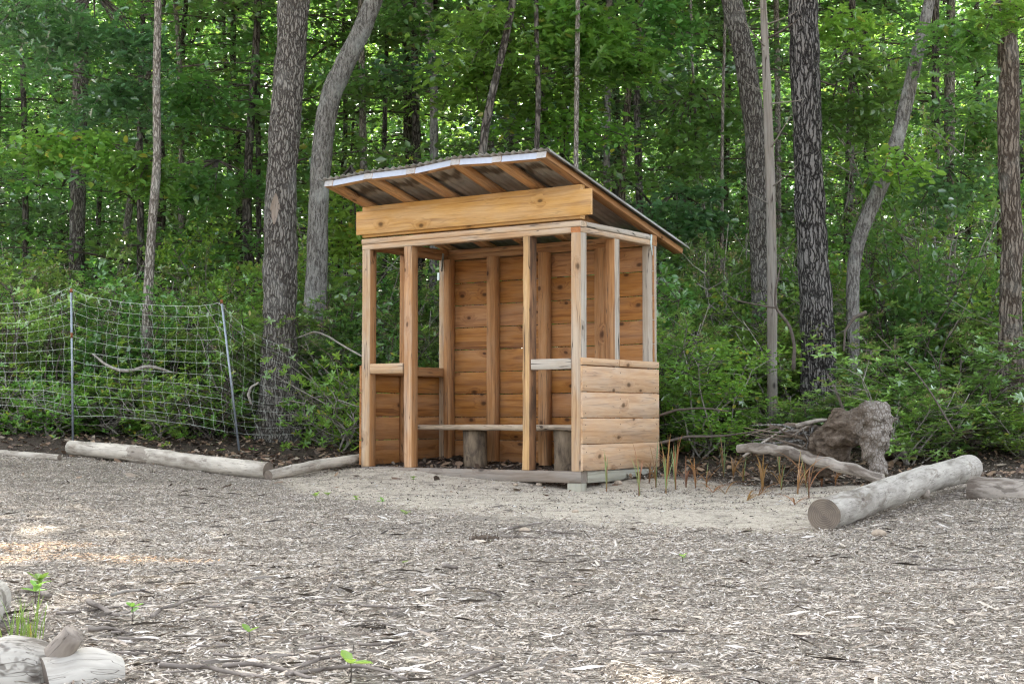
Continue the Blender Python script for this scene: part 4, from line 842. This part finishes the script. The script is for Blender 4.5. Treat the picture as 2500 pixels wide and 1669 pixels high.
for (x, y, Y, ex, n, ls, mt, tp_, lb) in [
    (1240, 110, 16.2, (1.0, .7, .55), 1500, .13, 'lf_oak', L_OAK, 'bright oak foliage around the dark leaning sapling over the roof'),
    (1420, 90, 16.4, (.9, .7, .5), 1300, .15, 'lf_oak', L_OAK, 'bright lobed oak foliage above the right half of the roof'),
    (1520, 170, 16.2, (.55, .5, .28), 520, .16, 'lf_oak', L_OAK, 'lime green oak leaf spray reaching right above the roof peak'),
    (1150, 210, 16.8, (.75, .6, .45), 900, .11, 'lf_oak', L_BROAD, 'green beech like foliage left of the leaning sapling'),
    (1330, 250, 17.2, (.9, .6, .35), 900, .11, 'lf_oak', L_BROAD, 'green foliage directly over the roof peak'),
    (1380, 330, 17.4, (1.0, .6, .22), 700, .10, 'lf_low', L_BROAD, 'low yellow green foliage just above the roof'),
    (1010, 60, 17.8, (.6, .6, .4), 650, .11, 'lf_mid', L_BROAD, 'foliage beside the light grey trunk at the top'),
    (1620, 90, 17.5, (.7, .6, .6), 900, .11, 'lf_mid', L_BROAD, 'foliage right of the oak spray at the top'),
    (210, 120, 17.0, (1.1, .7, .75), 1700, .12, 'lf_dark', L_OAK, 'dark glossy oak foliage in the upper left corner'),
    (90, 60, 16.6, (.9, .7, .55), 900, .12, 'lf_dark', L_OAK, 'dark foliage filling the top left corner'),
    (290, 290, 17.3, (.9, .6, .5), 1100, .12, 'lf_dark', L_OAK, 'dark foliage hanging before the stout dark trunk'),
    (200, 390, 16.6, (.75, .6, .33), 900, .10, 'lf_low', L_BROAD, 'bright green maple crown left of the slim pale tree'),
    (350, 440, 16.8, (.7, .6, .3), 700, .10, 'lf_low', L_BROAD, 'layered bright foliage crossing behind the slim pale tree'),
    (70, 380, 16.8, (.5, .6, .35), 500, .10, 'lf_oak', L_BROAD, 'yellow green foliage at the left edge'),
    (480, 260, 18.5, (.8, .6, .4), 800, .11, 'lf_mid', L_BROAD, 'foliage in the gap left of the big oak, upper part'),
    (520, 480, 18.5, (.9, .7, .5), 1100, .11, 'lf_mid', L_BROAD, 'foliage in the gap left of the big oak, lower part'),
    (850, 560, 17.7, (.5, .4, .8), 900, .12, 'lf_low', L_BROAD, 'bright green foliage between grey bending tree and shelter'),
    (2040, 90, 15.8, (.55, .5, .28), 420, .13, 'lf_oak', L_OAK, 'yellow green oak spray right of the huge plated trunk'),
    (2330, 130, 14.8, (.6, .5, .35), 420, .15, 'lf_mid', L_OAK, 'broad dark oak leaves left of the right edge tree'),
    (2470, 40, 13.8, (.3, .4, .22), 160, .15, 'lf_oak', L_OAK, 'oak leaves hanging before the top of the right edge tree'),
    (2200, 420, 15.0, (.4, .4, .3), 240, .11, 'lf_low', L_BROAD, 'loose bright leaves sprouting from the curving grey tree'),
    (2330, 470, 16.6, (.8, .6, .35), 900, .10, 'lf_dark', L_BROAD, 'layered blue green maple foliage right of the curving tree'),
    (2390, 340, 16.8, (.7, .6, .4), 800, .10, 'lf_mid', L_BROAD, 'maple foliage left of the right edge tree, middle height'),
    (1700, 330, 18.2, (.8, .6, .7), 1400, .11, 'lf_mid', L_BROAD, 'dense foliage between roof end and leaning dark trunk'),
    (1660, 560, 17.8, (.8, .6, .5), 1100, .11, 'lf_dark', L_BROAD, 'shaded foliage just right of the roof tail'),
    (2080, 250, 18.0, (.9, .6, .7), 1400, .11, 'lf_mid', L_BROAD, 'foliage behind the gap right of the huge plated trunk')]:
    k_ += 1; spray('leafy_bough', lb, 'tree foliage', S(x, y, Y), ex, n, ls, M[mt], tp_, k_, stems=14)

# ------------------------------------------------------------------ shrubs
def shrub_mesh(seed, H=1.5, Wd=.9, nst=9, ros=260, ll=.075, mat='lf_laurel', fl=.12, tpl=None):
    st = Acc(); tips = []
    for s in range(nst):
        a_ = s * 2.4 + rng.uniform(-.4, .4); r = Wd * rng.uniform(.3, 1); h = H * rng.uniform(.6, 1.05)
        p = [np.array([rng.uniform(-.12, .12), rng.uniform(-.12, .12), -.03])]; e = np.array([math.cos(a_) * r, math.sin(a_) * r, h])
        for t in (.25, .5, .75, 1): p.append(p[0] * (1 - t) + e * t + rng.normal(0, .07, 3) * [1, 1, .5])
        p = np.array(p); st.add(*tube(resample(p, 12), np.linspace(.013, .004, 12), 5))
        for _ in range(12):
            t = rng.uniform(.1, 1) * 4; i = min(3, int(t)); q = p[i] + (p[i + 1] - p[i]) * (t - i)
            e2 = q + rng.normal(0, 1, 3) * [.28, .28, .16] + [0, 0, .12]; st.add(*tube([q, (q + e2) / 2 + rng.normal(0, .03, 3), e2], [.006, .004, .002], 3, caps=False)); tips.append((q, e2))
    P, Rm, Sc, FP = [], [], [], []
    for _ in range(ros):
        q, e2 = tips[rng.integers(len(tips))]; c0 = q + (e2 - q) * rng.uniform(.5, 1.15) + rng.normal(0, .05, 3)
        k = rng.integers(5, 9); a0 = rng.uniform(0, 6.28); ax = np.array([0, 0, 1.]) + rng.normal(0, .4, 3); ax /= np.linalg.norm(ax)
        u_ = np.cross(ax, [1, .1, 0]); u_ /= np.linalg.norm(u_); v_ = np.cross(ax, u_)
        for j in range(k):
            b = a0 + j * 6.283 / k + rng.uniform(-.3, .3); el = rng.uniform(-.1, .7)
            X = (u_ * math.cos(b) + v_ * math.sin(b)) * math.cos(el) + ax * math.sin(el); Z = ax * math.cos(el) - (u_ * math.cos(b) + v_ * math.sin(b)) * math.sin(el)
            P.append(c0); Rm.append(np.stack([X, np.cross(Z, X), Z], -1)); Sc.append(ll * rng.uniform(.7, 1.25))
        if rng.uniform() < fl and c0[2] > H * .6: FP.append(c0 + ax * .05)
    V, F = scatter(*((L_LAUREL[0] * [1, 1.15, 1], L_LAUREL[1]) if tpl is None else tpl), np.array(P) + (rng.normal(0, .05, (len(P), 3)) if tpl else 0), np.array(Rm), np.array(Sc))
    fm = None
    if FP:
        Q = np.concatenate([c + rng.normal(0, .022, (26, 3)) for c in FP]); V2, F2 = scatter(L_PLAIN[0] * [1, 1.2, 3] - [.5, 0, 0], L_PLAIN[1], Q, rots(len(Q), 1.5), rng.uniform(.010, .018, len(Q)))
        fm = mesh('flower_heads', V2, F2, M['flower'])
    return mesh('leaves', V, F, M[mat]), st.mesh('stems', M['twig'] if seed % 2 else M['palestem']), fm
SH = [shrub_mesh(i, 1.35 + .12 * i, .85, ros=560, ll=.064, fl=.10 if i % 2 else .22) for i in range(5)]
SH[2:2] = [shrub_mesh(30, 1.6, .9, 8, 440, .062, 'lf_low', 0, L_BROAD)]; SH.append(shrub_mesh(31, 1.8, .8, 7, 420, .072, 'lf_mid', 0, L_BROAD))
LOW = [shrub_mesh(10 + i, .55, .5, 8, 230, .058, 'lf_low', 0) for i in range(3)]
def shrub_root(nm, ms, lb, cat, group, loc, rz, s):
    px_ = CXP + loc[0] / loc[1] * FPX
    for a_, b_, y_ in ((560, 780, 15.7), (1840, 2080, 15.3), (2390, 2540, 14.7)):
        if a_ < px_ < b_ and loc[1] < y_: s = (s[0] * .7, s[1] * .7, s[2] * .55)
    r = thing(nm, lb, cat, loc, rz, group); r.scale = s
    link('leaves', ms[0], r); link('stems', ms[1], r)
    if ms[2]: link('flower_heads', ms[2], r)['kind'] = 'stuff'
    return r
def px_to_x(px, Y): return (px - CXP) / FPX * Y
def place_shrubs(rows, protos_, nm, lbf, gf, cat='shrub'):
    for k, (px, Y, s, sz) in enumerate(rows):
        x = px_to_x(px, Y); lb, gp = lbf(px, Y), gf(px, Y)
        shrub_root(nm, protos_[k % len(protos_)], lb, cat, gp, (x, Y, G(x, Y) - .03), k * 1.7, (s, s, sz))
rows = []
for Y, s0, s1, stp, sz in ((14.3, 1560, 2720, 82, .56), (16.1, 1540, 2760, 84, 1.0), (17.6, 1500, 2760, 90, 1.25), (19.6, 1450, 2750, 105, 1.4)):
    for px in np.arange(s0, s1, stp): rows.append((px + random.uniform(-25, 25), Y + random.uniform(-.45, .45) + (-.9 if px > 2150 and Y < 15 else 0) + (-.2 if px > 1750 and Y < 15 else 0), random.uniform(.85, 1.2), sz * random.uniform(.6, 1.2) * (1.35 if 1560 < px < 1830 or 2180 < px < 2440 else 1)))
rows = [q for i_, q in enumerate(rows) if i_ % 7 != 3]
place_shrubs(rows, SH, 'laurel_shrub', lambda px, Y: 'mountain laurel shrub in the front row between shelter and right edge' if Y < 15 else 'mountain laurel shrub in the rows farther back right of the shelter',
             lambda px, Y: 'front laurels right of the shelter' if Y < 15 else 'back laurels right of the shelter')
rows = []
for Y, s0, s1, stp, sz in ((16.4, -260, 960, 88, .85), (18.0, -260, 1200, 95, 1.15), (20.0, -280, 1400, 110, 1.3)):
    for px in np.arange(s0, s1, stp): rows.append((px + random.uniform(-25, 25), Y + random.uniform(-.45, .45), random.uniform(.85, 1.15), sz * random.uniform(.8, 1.1)))
place_shrubs(rows, SH, 'laurel_shrub', lambda px, Y: 'leafy shrub in the first row behind the net fence' if Y < 17.2 else 'leafy shrub in the deeper rows behind the net fence and the shelter',
             lambda px, Y: 'front shrubs left of the shelter' if Y < 17.2 else 'back shrubs left of the shelter')
rows = []
for px in np.arange(-240, 520, 58): rows.append((px + random.uniform(-20, 20), random.uniform(15.0, 15.7), random.uniform(.8, 1.2), random.uniform(.7, 1.2)))
for px, Y in ((800, 15.3), (828, 15.0), (862, 15.2), (800, 15.9), (850, 16.0), (770, 16.6)): rows.append((px, Y, 1.0, 1.15))
place_shrubs(rows, LOW, 'low_bush', lambda px, Y: 'low bright green bush between the big oak and the shelter' if px > 700 else 'low bright green bush just behind the net fence',
             lambda px, Y: 'low bushes beside the oak' if px > 700 else 'low bushes behind the fence')

# ------------------------------------------------------------------ net fence
fence = thing('net_fence', 'white string netting fence on two grey metal posts left of the big oak', 'fence', (-4.1, 14.2, 0)); f0 = np.array([-4.1, 14.2, 0])
def fY(px): return float(np.interp(px, [-200, 177, 545, 640, 735], [14.5, 14.25, 14.05, 14.5, 15.22]))
topx = [-200, 0, 60, 120, 165, 172, 180, 215, 300, 400, 470, 525, 536, 560, 600, 640, 690, 728]
topy = [742, 742, 738, 724, 706, 701, 706, 724, 738, 746, 748, 742, 737, 762, 800, 826, 848, 858]
botx = [-200, 0, 100, 172, 250, 350, 450, 545, 600, 640, 690, 728]; boty = [1000, 1000, 1010, 1030, 1028, 1036, 1050, 1068, 1072, 1072, 1070, 1066]
def npt(px, t, j=0):
    ty, by = np.interp(px, topx, topy), np.interp(px, botx, boty); y = ty + (by - ty) * t
    sag = 9 * math.sin(px * .02 + t * 3) * t * (1 - t)
    # the net slumps to the right near the ground
    xs_ = px + 16 * max(0, t - .72) / .28 + 4 * math.sin(t * 7 + px * .03)
    return atY(xs_, y + sag, fY(px) + .05 * math.sin(px * .05 + t * 5)) - f0
a = Acc(); rows_t = [0, .085, .18, .275, .365, .455, .545, .63, .715, .80, .885, .955]
for t in rows_t:
    P = [npt(px, t) for px in np.arange(-150, 729, 11)]; a.add(*tube(P, .0012 if t else .0017, 4, caps=False))
pxs = list(np.arange(-150, 728, 27.5))
for px in pxs:
    P = [npt(px + 2 * math.sin(i * 2.1 + px), t) for i, t in enumerate(np.linspace(0, .97, 22))]; a.add(*tube(P, .0009, 3, caps=False))
    q = npt(px, 0); a.add(*tube([q, q + [.015, -.01, -.03], q + [.02, -.01, -.065], q + [.045, 0, -.075]], .0014, 4))
link('netting', a.mesh('netting', M['net']), fence)
for (x0, y0, x1, y1, Y) in ((174, 706, 178, 1078, 14.22), (541, 733, 582, 1082, 14.02)):
    p, q = atY(x0, y0, Y) - f0, atY(x1, y1, Y) - f0; q2 = q + (q - p) * .05
    o = link('fence_post', mesh('fence_post', *tube([q2, (p + q) / 2, p], .0105, 10), M['fpost']), fence)
    cpt = (p - q) / np.linalg.norm(p - q)
    link('rusty_cap', mesh('rusty_cap', *tube([p - cpt * .03, p + cpt * .006], .0135, 8), M['rust']), o)
    if x0 < 200: link('rust_band', mesh('rust_band', *tube([p - cpt * .46, p - cpt * .41], .0125, 8), M['rust']), o)

def ground_pt(px, py):
    d = ray(px, py); Ys = np.arange(2.5, 24, .02); X = d[0] / d[1] * Ys; Z = EYE + d[2] / d[1] * Ys
    k = int(np.argmax(Z < hfine(X, Ys))); return float(X[k]), float(Ys[k])
# ------------------------------------------------------------------ reeds beside the shelter
def blade(acc, base, az_, L, w, lean, droop, mi, seg=9):
    t = np.linspace(0, 1, seg); d = np.array([math.cos(az_), math.sin(az_), 0]); s = np.array([-d[1], d[0], 0])
    P = base + d * (L * (lean * t + droop * t ** 3))[:, None] + np.array([0, 0, 1]) * (L * (t - .55 * droop * t ** 2.6 - .1 * lean * t))[:, None]
    ww = (w * np.sin(np.pi * np.clip(t * .9 + .12, 0, 1)) ** .7)[:, None]; up_ = np.array([0, 0, .25])
    V = np.concatenate([P - s * ww, P + d * ww * .35, P + s * ww]); n = seg; i = np.arange(n - 1)
    acc.add(V, np.concatenate([np.stack([i, i + 1, n + i + 1, n + i], -1), np.stack([n + i, n + i + 1, 2 * n + i + 1, 2 * n + i], -1)]), None, mi)
reeds = [(1481, 1200, .36, 1), (1560, 1210, .33, 1), (1585, 1180, .30, 0), (1601, 1190, .42, 0), (1626, 1205, .40, 1), (1632, 1168, .34, 0), (1650, 1195, .38, 1), (1675, 1190, .24, 0), (1698, 1192, .30, 0), (1725, 1190, .22, 0), (1766, 1165, .34, 1),
         (1790, 1170, .26, 0), (1814, 1178, .22, 0), (1862, 1198, .30, 0), (1903, 1170, .33, 1), (1908, 1196, .24, 0), (1948, 1205, .30, 0), (1968, 1190, .32, 0), (1975, 1215, .36, 0), (2005, 1188, .20, 0), (2040, 1185, .18, 0), (1740, 1202, .16, 2), (1770, 1205, .16, 2), (1850, 1210, .15, 2), (1825, 1222, .12, 2), (1940, 1232, .10, 2)]
for i, (px, py, h, kd) in enumerate(reeds):
    Y = .565 / max(.03, (py - 1020) / 3690) ; Y = min(Y, 12.3)
    x, Y = ground_pt(px, py)
    lb = ('young reed with upright green and yellow blades beside the shelter', 'reed plant turned orange brown in the sand right of the shelter', 'withered brown reed lying flat on the sand')[(1, 0, 2)[kd]]
    a = Acc(); nb = random.randint(5, 8)
    for b in range(nb):
        up = b < 2 or kd == 1
        ln = random.uniform(.02, .2) if up else random.uniform(.3, .7); dr = random.uniform(0, .15) if up else random.uniform(.3, .9)
        if kd == 2: ln, dr = random.uniform(.9, 1.6), .9
        blade(a, np.array([random.uniform(-.006, .006), 0, h * (.0 if kd == 2 else .12) * b / 3]), random.uniform(0, 6.28), h * random.uniform(.65, 1.1) * (1.2 if kd == 2 else 1), .005, ln, dr, 0 if (kd == 1 and b < 3) or (kd == 0 and b == 0 and i % 3 == 0) else 1)
    if kd != 2: a.add(*tube([(0, 0, -.01), (0, 0, h * .35), (.01, 0, h * .55)], [.005, .004, .003], 5), None, 1)
    o = link('reed_plant', a.mesh('reed_plant', [M['reedg'], M['reedo']]), None, (x, Y, G(x, Y)))
    tag(o, lb, 'plant', ('green young reeds', 'orange reeds', 'withered reeds')[(1, 0, 2)[kd]])

# ------------------------------------------------------------------ seedlings, grass, sticks, stones
def seedling(label, px, py, h, nl, ls, mat='lf_low', group=None, tpl=L_BROAD):
    x, Y = ground_pt(px, py); a = Acc(); a.add(*tube([(0, 0, -.01), (.003, 0, h * .6), (0, .003, h)], [.0018, .0015, .001], 4), None, 1)
    Rm, Q = [], []
    for k in range(nl):
        b = k * 2.4 + random.uniform(-.4, .4); el = random.uniform(.1, .8); X = np.array([math.cos(b) * math.cos(el), math.sin(b) * math.cos(el), math.sin(el)]); Z = np.array([-math.cos(b) * math.sin(el), -math.sin(b) * math.sin(el), math.cos(el)])
        Rm.append(np.stack([X, np.cross(Z, X), Z], -1)); Q.append([0, 0, h * (1 - .5 * (k // 3) / max(1, nl / 3))])
    V, F = scatter(tpl[0], tpl[1], np.array(Q), np.array(Rm), np.array([ls * random.uniform(.7, 1.2) for _ in range(nl)])); a.add(V, F)
    o = link('seedling', a.mesh('seedling', [M[mat], M['twig']]), None, (x, Y, G(x, Y))); return tag(o, label, 'plant', group)
seedling('bright lime leaves poking up at the bottom edge left of centre', 855, 1664, .04, 3, .05)
seedling('small three leaved seedling in the mulch near the corner logs', 322, 1518, .04, 4, .03)
seedling('tiny two leaved seedling left of centre in the foreground', 607, 1572, .03, 2, .03)
seedling('pair of small seedling leaves in the middle of the mulch', 985, 1385, .02, 3, .025)
seedling('small lime seedling right of centre on the mulch', 1665, 1372, .02, 4, .03)
seedling('leafy weed cluster against the left edge log', 95, 1450, .05, 9, .045)
seedling('second weed growing over the dark stick by the left log', 85, 1480, .06, 6, .04)
for px, py in ((770, 1225), (800, 1222), (868, 1235), (932, 1240), (990, 1272), (1008, 1182), (330, 1090), (540, 1110), (700, 1080)):
    seedling('tiny green sprout on the ground between the thin log and the shelter' if px > 600 else 'tiny green sprout on the soil behind the long log', px, py, .05, 6, .035, group='sprouts by the shelter' if px > 600 else 'sprouts behind the log')
for px, py in ((690, 1118), (705, 1112), (770, 1075), (410, 1068), (440, 1085), (455, 1078)):
    seedling('small yellow and red tinged sprout on the soil near the oak' if px > 600 else 'small yellow sprout on the soil below the netting', px, py, .10, 12, .045, group='yellow sprouts near the oak' if px > 600 else 'yellow sprouts below the netting')
a = Acc()
for i in range(46): blade(a, np.array([rng.normal(0, .022), rng.normal(0, .05), 0]), rng.uniform(0, 6.28), rng.uniform(.06, .15), .0016, rng.uniform(0, .3), rng.uniform(0, .4), 0, 6)
x, Y = ground_pt(60, 1572); tag(link('grass_tuft', a.mesh('grass_tuft', M['lf_low']), None, (x, Y, G(x, Y))), 'tuft of fresh green grass between the corner logs', 'grass')
def stick(label, pxs_, r, group=None, mat='stick'):
    P = []
    for px, py in pxs_: x, Y = ground_pt(px, py); P.append((x, Y, G(x, Y) + r * 1.2 + .008))
    P = np.array(P); a = Acc(); Q = resample(np.column_stack([P - P[0], np.linspace(r, r * .6, len(P))]), 26); Q[:, :3] += np.stack([vnoise(np.stack([np.arange(26) * .22, np.full(26, float(px)), np.full(26, k)], -1), 3) for k in (1., 2., 3.)], 1) * np.array([1, 1, .4]) * r * .9
    V, F, Wc = tube(Q[:, :3], Q[:, 3], 8, .1, 22, 3, wc=True); a.add(V, F, Wc)
    return tag(link('stick', a.mesh('stick', M[mat], True), None, tuple(P[0])), label, 'stick', group)
stick('long dark stick lying along the bottom edge left of centre', [(385, 1642), (480, 1645), (560, 1658), (640, 1672)], .0065)
stick('thin curved twig joining the bottom edge stick', [(540, 1640), (640, 1640), (720, 1662), (760, 1672)], .006)
stick('slightly arched dark stick at the bottom edge with lime leaves beside it', [(700, 1662), (790, 1650), (870, 1645), (950, 1662), (985, 1672)], .0055)
stick('short straight stick above the bottom arched stick', [(720, 1645), (790, 1625), (858, 1610)], .0055)
stick('crooked bumpy stick in the mulch right of the corner logs', [(370, 1518), (390, 1500), (420, 1492), (455, 1478), (500, 1468)], .006)
stick('dark stick slanting down beside the crooked stick', [(215, 1483), (250, 1500), (290, 1520)], .009)
stick('thin twig crossing the dark slanting stick', [(140, 1510), (220, 1503), (300, 1490), (370, 1484)], .004)
stick('dark upright fork of twigs behind the corner logs', [(215, 1555), (260, 1552), (320, 1560)], .007)
stick('pale stick below the lone seedling', [(270, 1465), (310, 1455), (355, 1450)], .006, mat='palestem')
stick('dark stick lying by the left weeds', [(70, 1452), (100, 1465), (125, 1472)], .012)
stick('small pair of dark sticks in front of the sand', [(1240, 1298), (1280, 1292), (1325, 1282)], .007)
stick('straight dark twig left of the pine cone area', [(1225, 1316), (1270, 1317), (1318, 1319)], .006)
stick('thin twig in front of the sand right of the straight one', [(1330, 1302), (1380, 1308), (1420, 1308)], .005)
stick('short brown bark strip in the middle of the mulch', [(1085, 1392), (1100, 1396), (1115, 1399)], .009)
stick('broken stick below the middle of the mulch', [(1130, 1668), (1180, 1656), (1225, 1640)], .005)
stick('thin stick near the right side mulch', [(2240, 1395), (2330, 1400), (2420, 1390)], .005)
gp = 'small sticks scattered on the mulch'
for i in range(46):
    px, py = random.uniform(20, 2480), random.uniform(1290, 1660); L = random.uniform(30, 110); dy = random.uniform(-10, 10)
    if i % 2: px = random.uniform(150, 1100); py = random.uniform(1440, 1664)
    stick('small dark twig among many scattered on the mulch', [(px, py), (px + L / 2, py + dy / 2 + random.uniform(-3, 3)), (px + L, py + dy)], random.uniform(.002, .0045), gp)
# pine cone and stones
x, Y = ground_pt(1145, 1322); a = Acc()
t = np.linspace(0, 1, 70); an = t * 70; rr = .012 + .018 * np.sin(np.pi * np.clip(t * .9 + .1, 0, 1))
pos = np.stack([t * .14, rr * np.cos(an) * .6, rr * np.sin(an) * .6 + .016], 1); Rm = []
for q in an:
    d = np.array([.35, math.cos(q), math.sin(q)]); d /= np.linalg.norm(d); Z = np.cross(d, [0, -math.sin(q), math.cos(q)]); Rm.append(np.stack([d, np.cross(Z, d), Z], -1))
V, F = scatter(L_BROAD[0] * [1, 1.3, 1], L_BROAD[1], pos, np.array(Rm), np.full(70, .02)); a.add(V, F); a.add(*tube([(0, 0, .016), (.07, 0, .018), (.14, 0, .016)], [.008, .014, .008], 8))
pc = link('pine_cone', a.mesh('pine_cone', island('cone_scale', [(.16, .12, .09), (.10, .075, .055), (.30, .27, .24)])), None, (x, Y, G(x, Y))); tag(pc, 'long open pine cone lying on the mulch below the shelter', 'pine cone')
def stone(label, px, py, r, group=None):
    x, Y = ground_pt(px, py); bm_ = []
    t = np.linspace(0.05, np.pi - .05, 8); P = np.stack([np.zeros(8), np.zeros(8), -np.cos(t) * r * .6], 1)
    V, F = tube(P, np.sin(t) * r, 12, .25, 1.0 / r * .8, int(px)); o = link('stone', mesh('stone', V, F, M['stone'], True), None, (x, Y, G(x, Y) + r * .3)); return tag(o, label, 'stone', group)
stone('tan stone in the mulch below the thick pale log', 2147, 1308, .035)
stone('small round stone under the front sill of the shelter', 1316, 1185, .03)
stone('small pale stone beside the foundation block', 1258, 1185, .02)
stone('pale crumbly stone under the right sill', 1510, 1182, .035)
stone('small pale stone in the sand in front of the shelter', 1405, 1250, .02)
stone('flat tan stone before the small pair of sticks', 1280, 1300, .03)

# ------------------------------------------------------------------ labels by place for repeats that stand in rows
ORD = 'first second third fourth fifth sixth seventh eighth ninth tenth eleventh twelfth thirteenth fourteenth fifteenth sixteenth seventeenth eighteenth nineteenth twentieth'.split()
def scr(o): return o.location.x / max(.1, o.location.y)
tops = [o for o in scn.objects if o.parent is None]
def number(group, fmt, lo=-9, hi=99):
    g = sorted([o for o in tops if o.get('group') == group and lo <= o.location.y < hi], key=scr)
    for i, o in enumerate(g[:20]): o['label'] = fmt % ORD[i]
number('front laurels right of the shelter', '%s laurel shrub from the left in the low front row right of the shelter')
number('back laurels right of the shelter', '%s laurel shrub from the left in the row right behind the big trunks', 0, 16.8)
number('back laurels right of the shelter', '%s laurel shrub from the left in the third row back, right of the shelter', 16.8, 18.6)
number('back laurels right of the shelter', '%s laurel shrub from the left in the last row back, right of the shelter', 18.6)
number('front shrubs left of the shelter', '%s leafy shrub from the left in the first row behind the net fence')
number('back shrubs left of the shelter', '%s leafy shrub from the left in the second row behind the net fence', 0, 19)
number('back shrubs left of the shelter', '%s leafy shrub from the left in the last row behind fence and shelter', 19)
for z_, w_ in (('left', 'behind the net fence'), ('middle', 'above the shelter roof'), ('right', 'behind the right hand laurels')):
    number('understory trees, near ' + z_, '%s leafy understory tree from the left in the nearer wood ' + w_)
    number('understory trees, far ' + z_, '%s leafy understory tree from the left in the deep wood ' + w_)
number('low bushes behind the fence', '%s low bright green bush from the left just behind the net fence')
number('low bushes beside the oak', '%s low bright bush from the left between the big oak and the shelter')
number('green young reeds', '%s upright green and yellow reed from the left beside the shelter')
number('orange reeds', '%s orange brown reed plant from the left in the sand')
number('withered reeds', '%s withered brown reed from the left lying on the sand')

for z_, w_ in (('left', 'left of the shelter'), ('middle', 'straight behind the shelter'), ('right', 'right of the shelter')):
    for d0, d1, dn in ((0, 34, 'nearer'), (34, 45, 'deep'), (45, 99, 'farthest')):
        number('tall trees, ' + z_, '%s tall straight trunk from the left in the ' + dn + ' wood ' + w_, d0, d1)

for z_, w_ in (('left', 'behind the net fence'), ('middle', 'above the shelter roof'), ('right', 'behind the right hand laurels')):
    for d0, d1, dn in ((0, 32, 'deep'), (32, 42, 'deeper'), (42, 99, 'deepest')):
        number('understory trees, far ' + z_, '%s leafy understory tree from the left in the ' + dn + ' wood ' + w_, d0, d1)
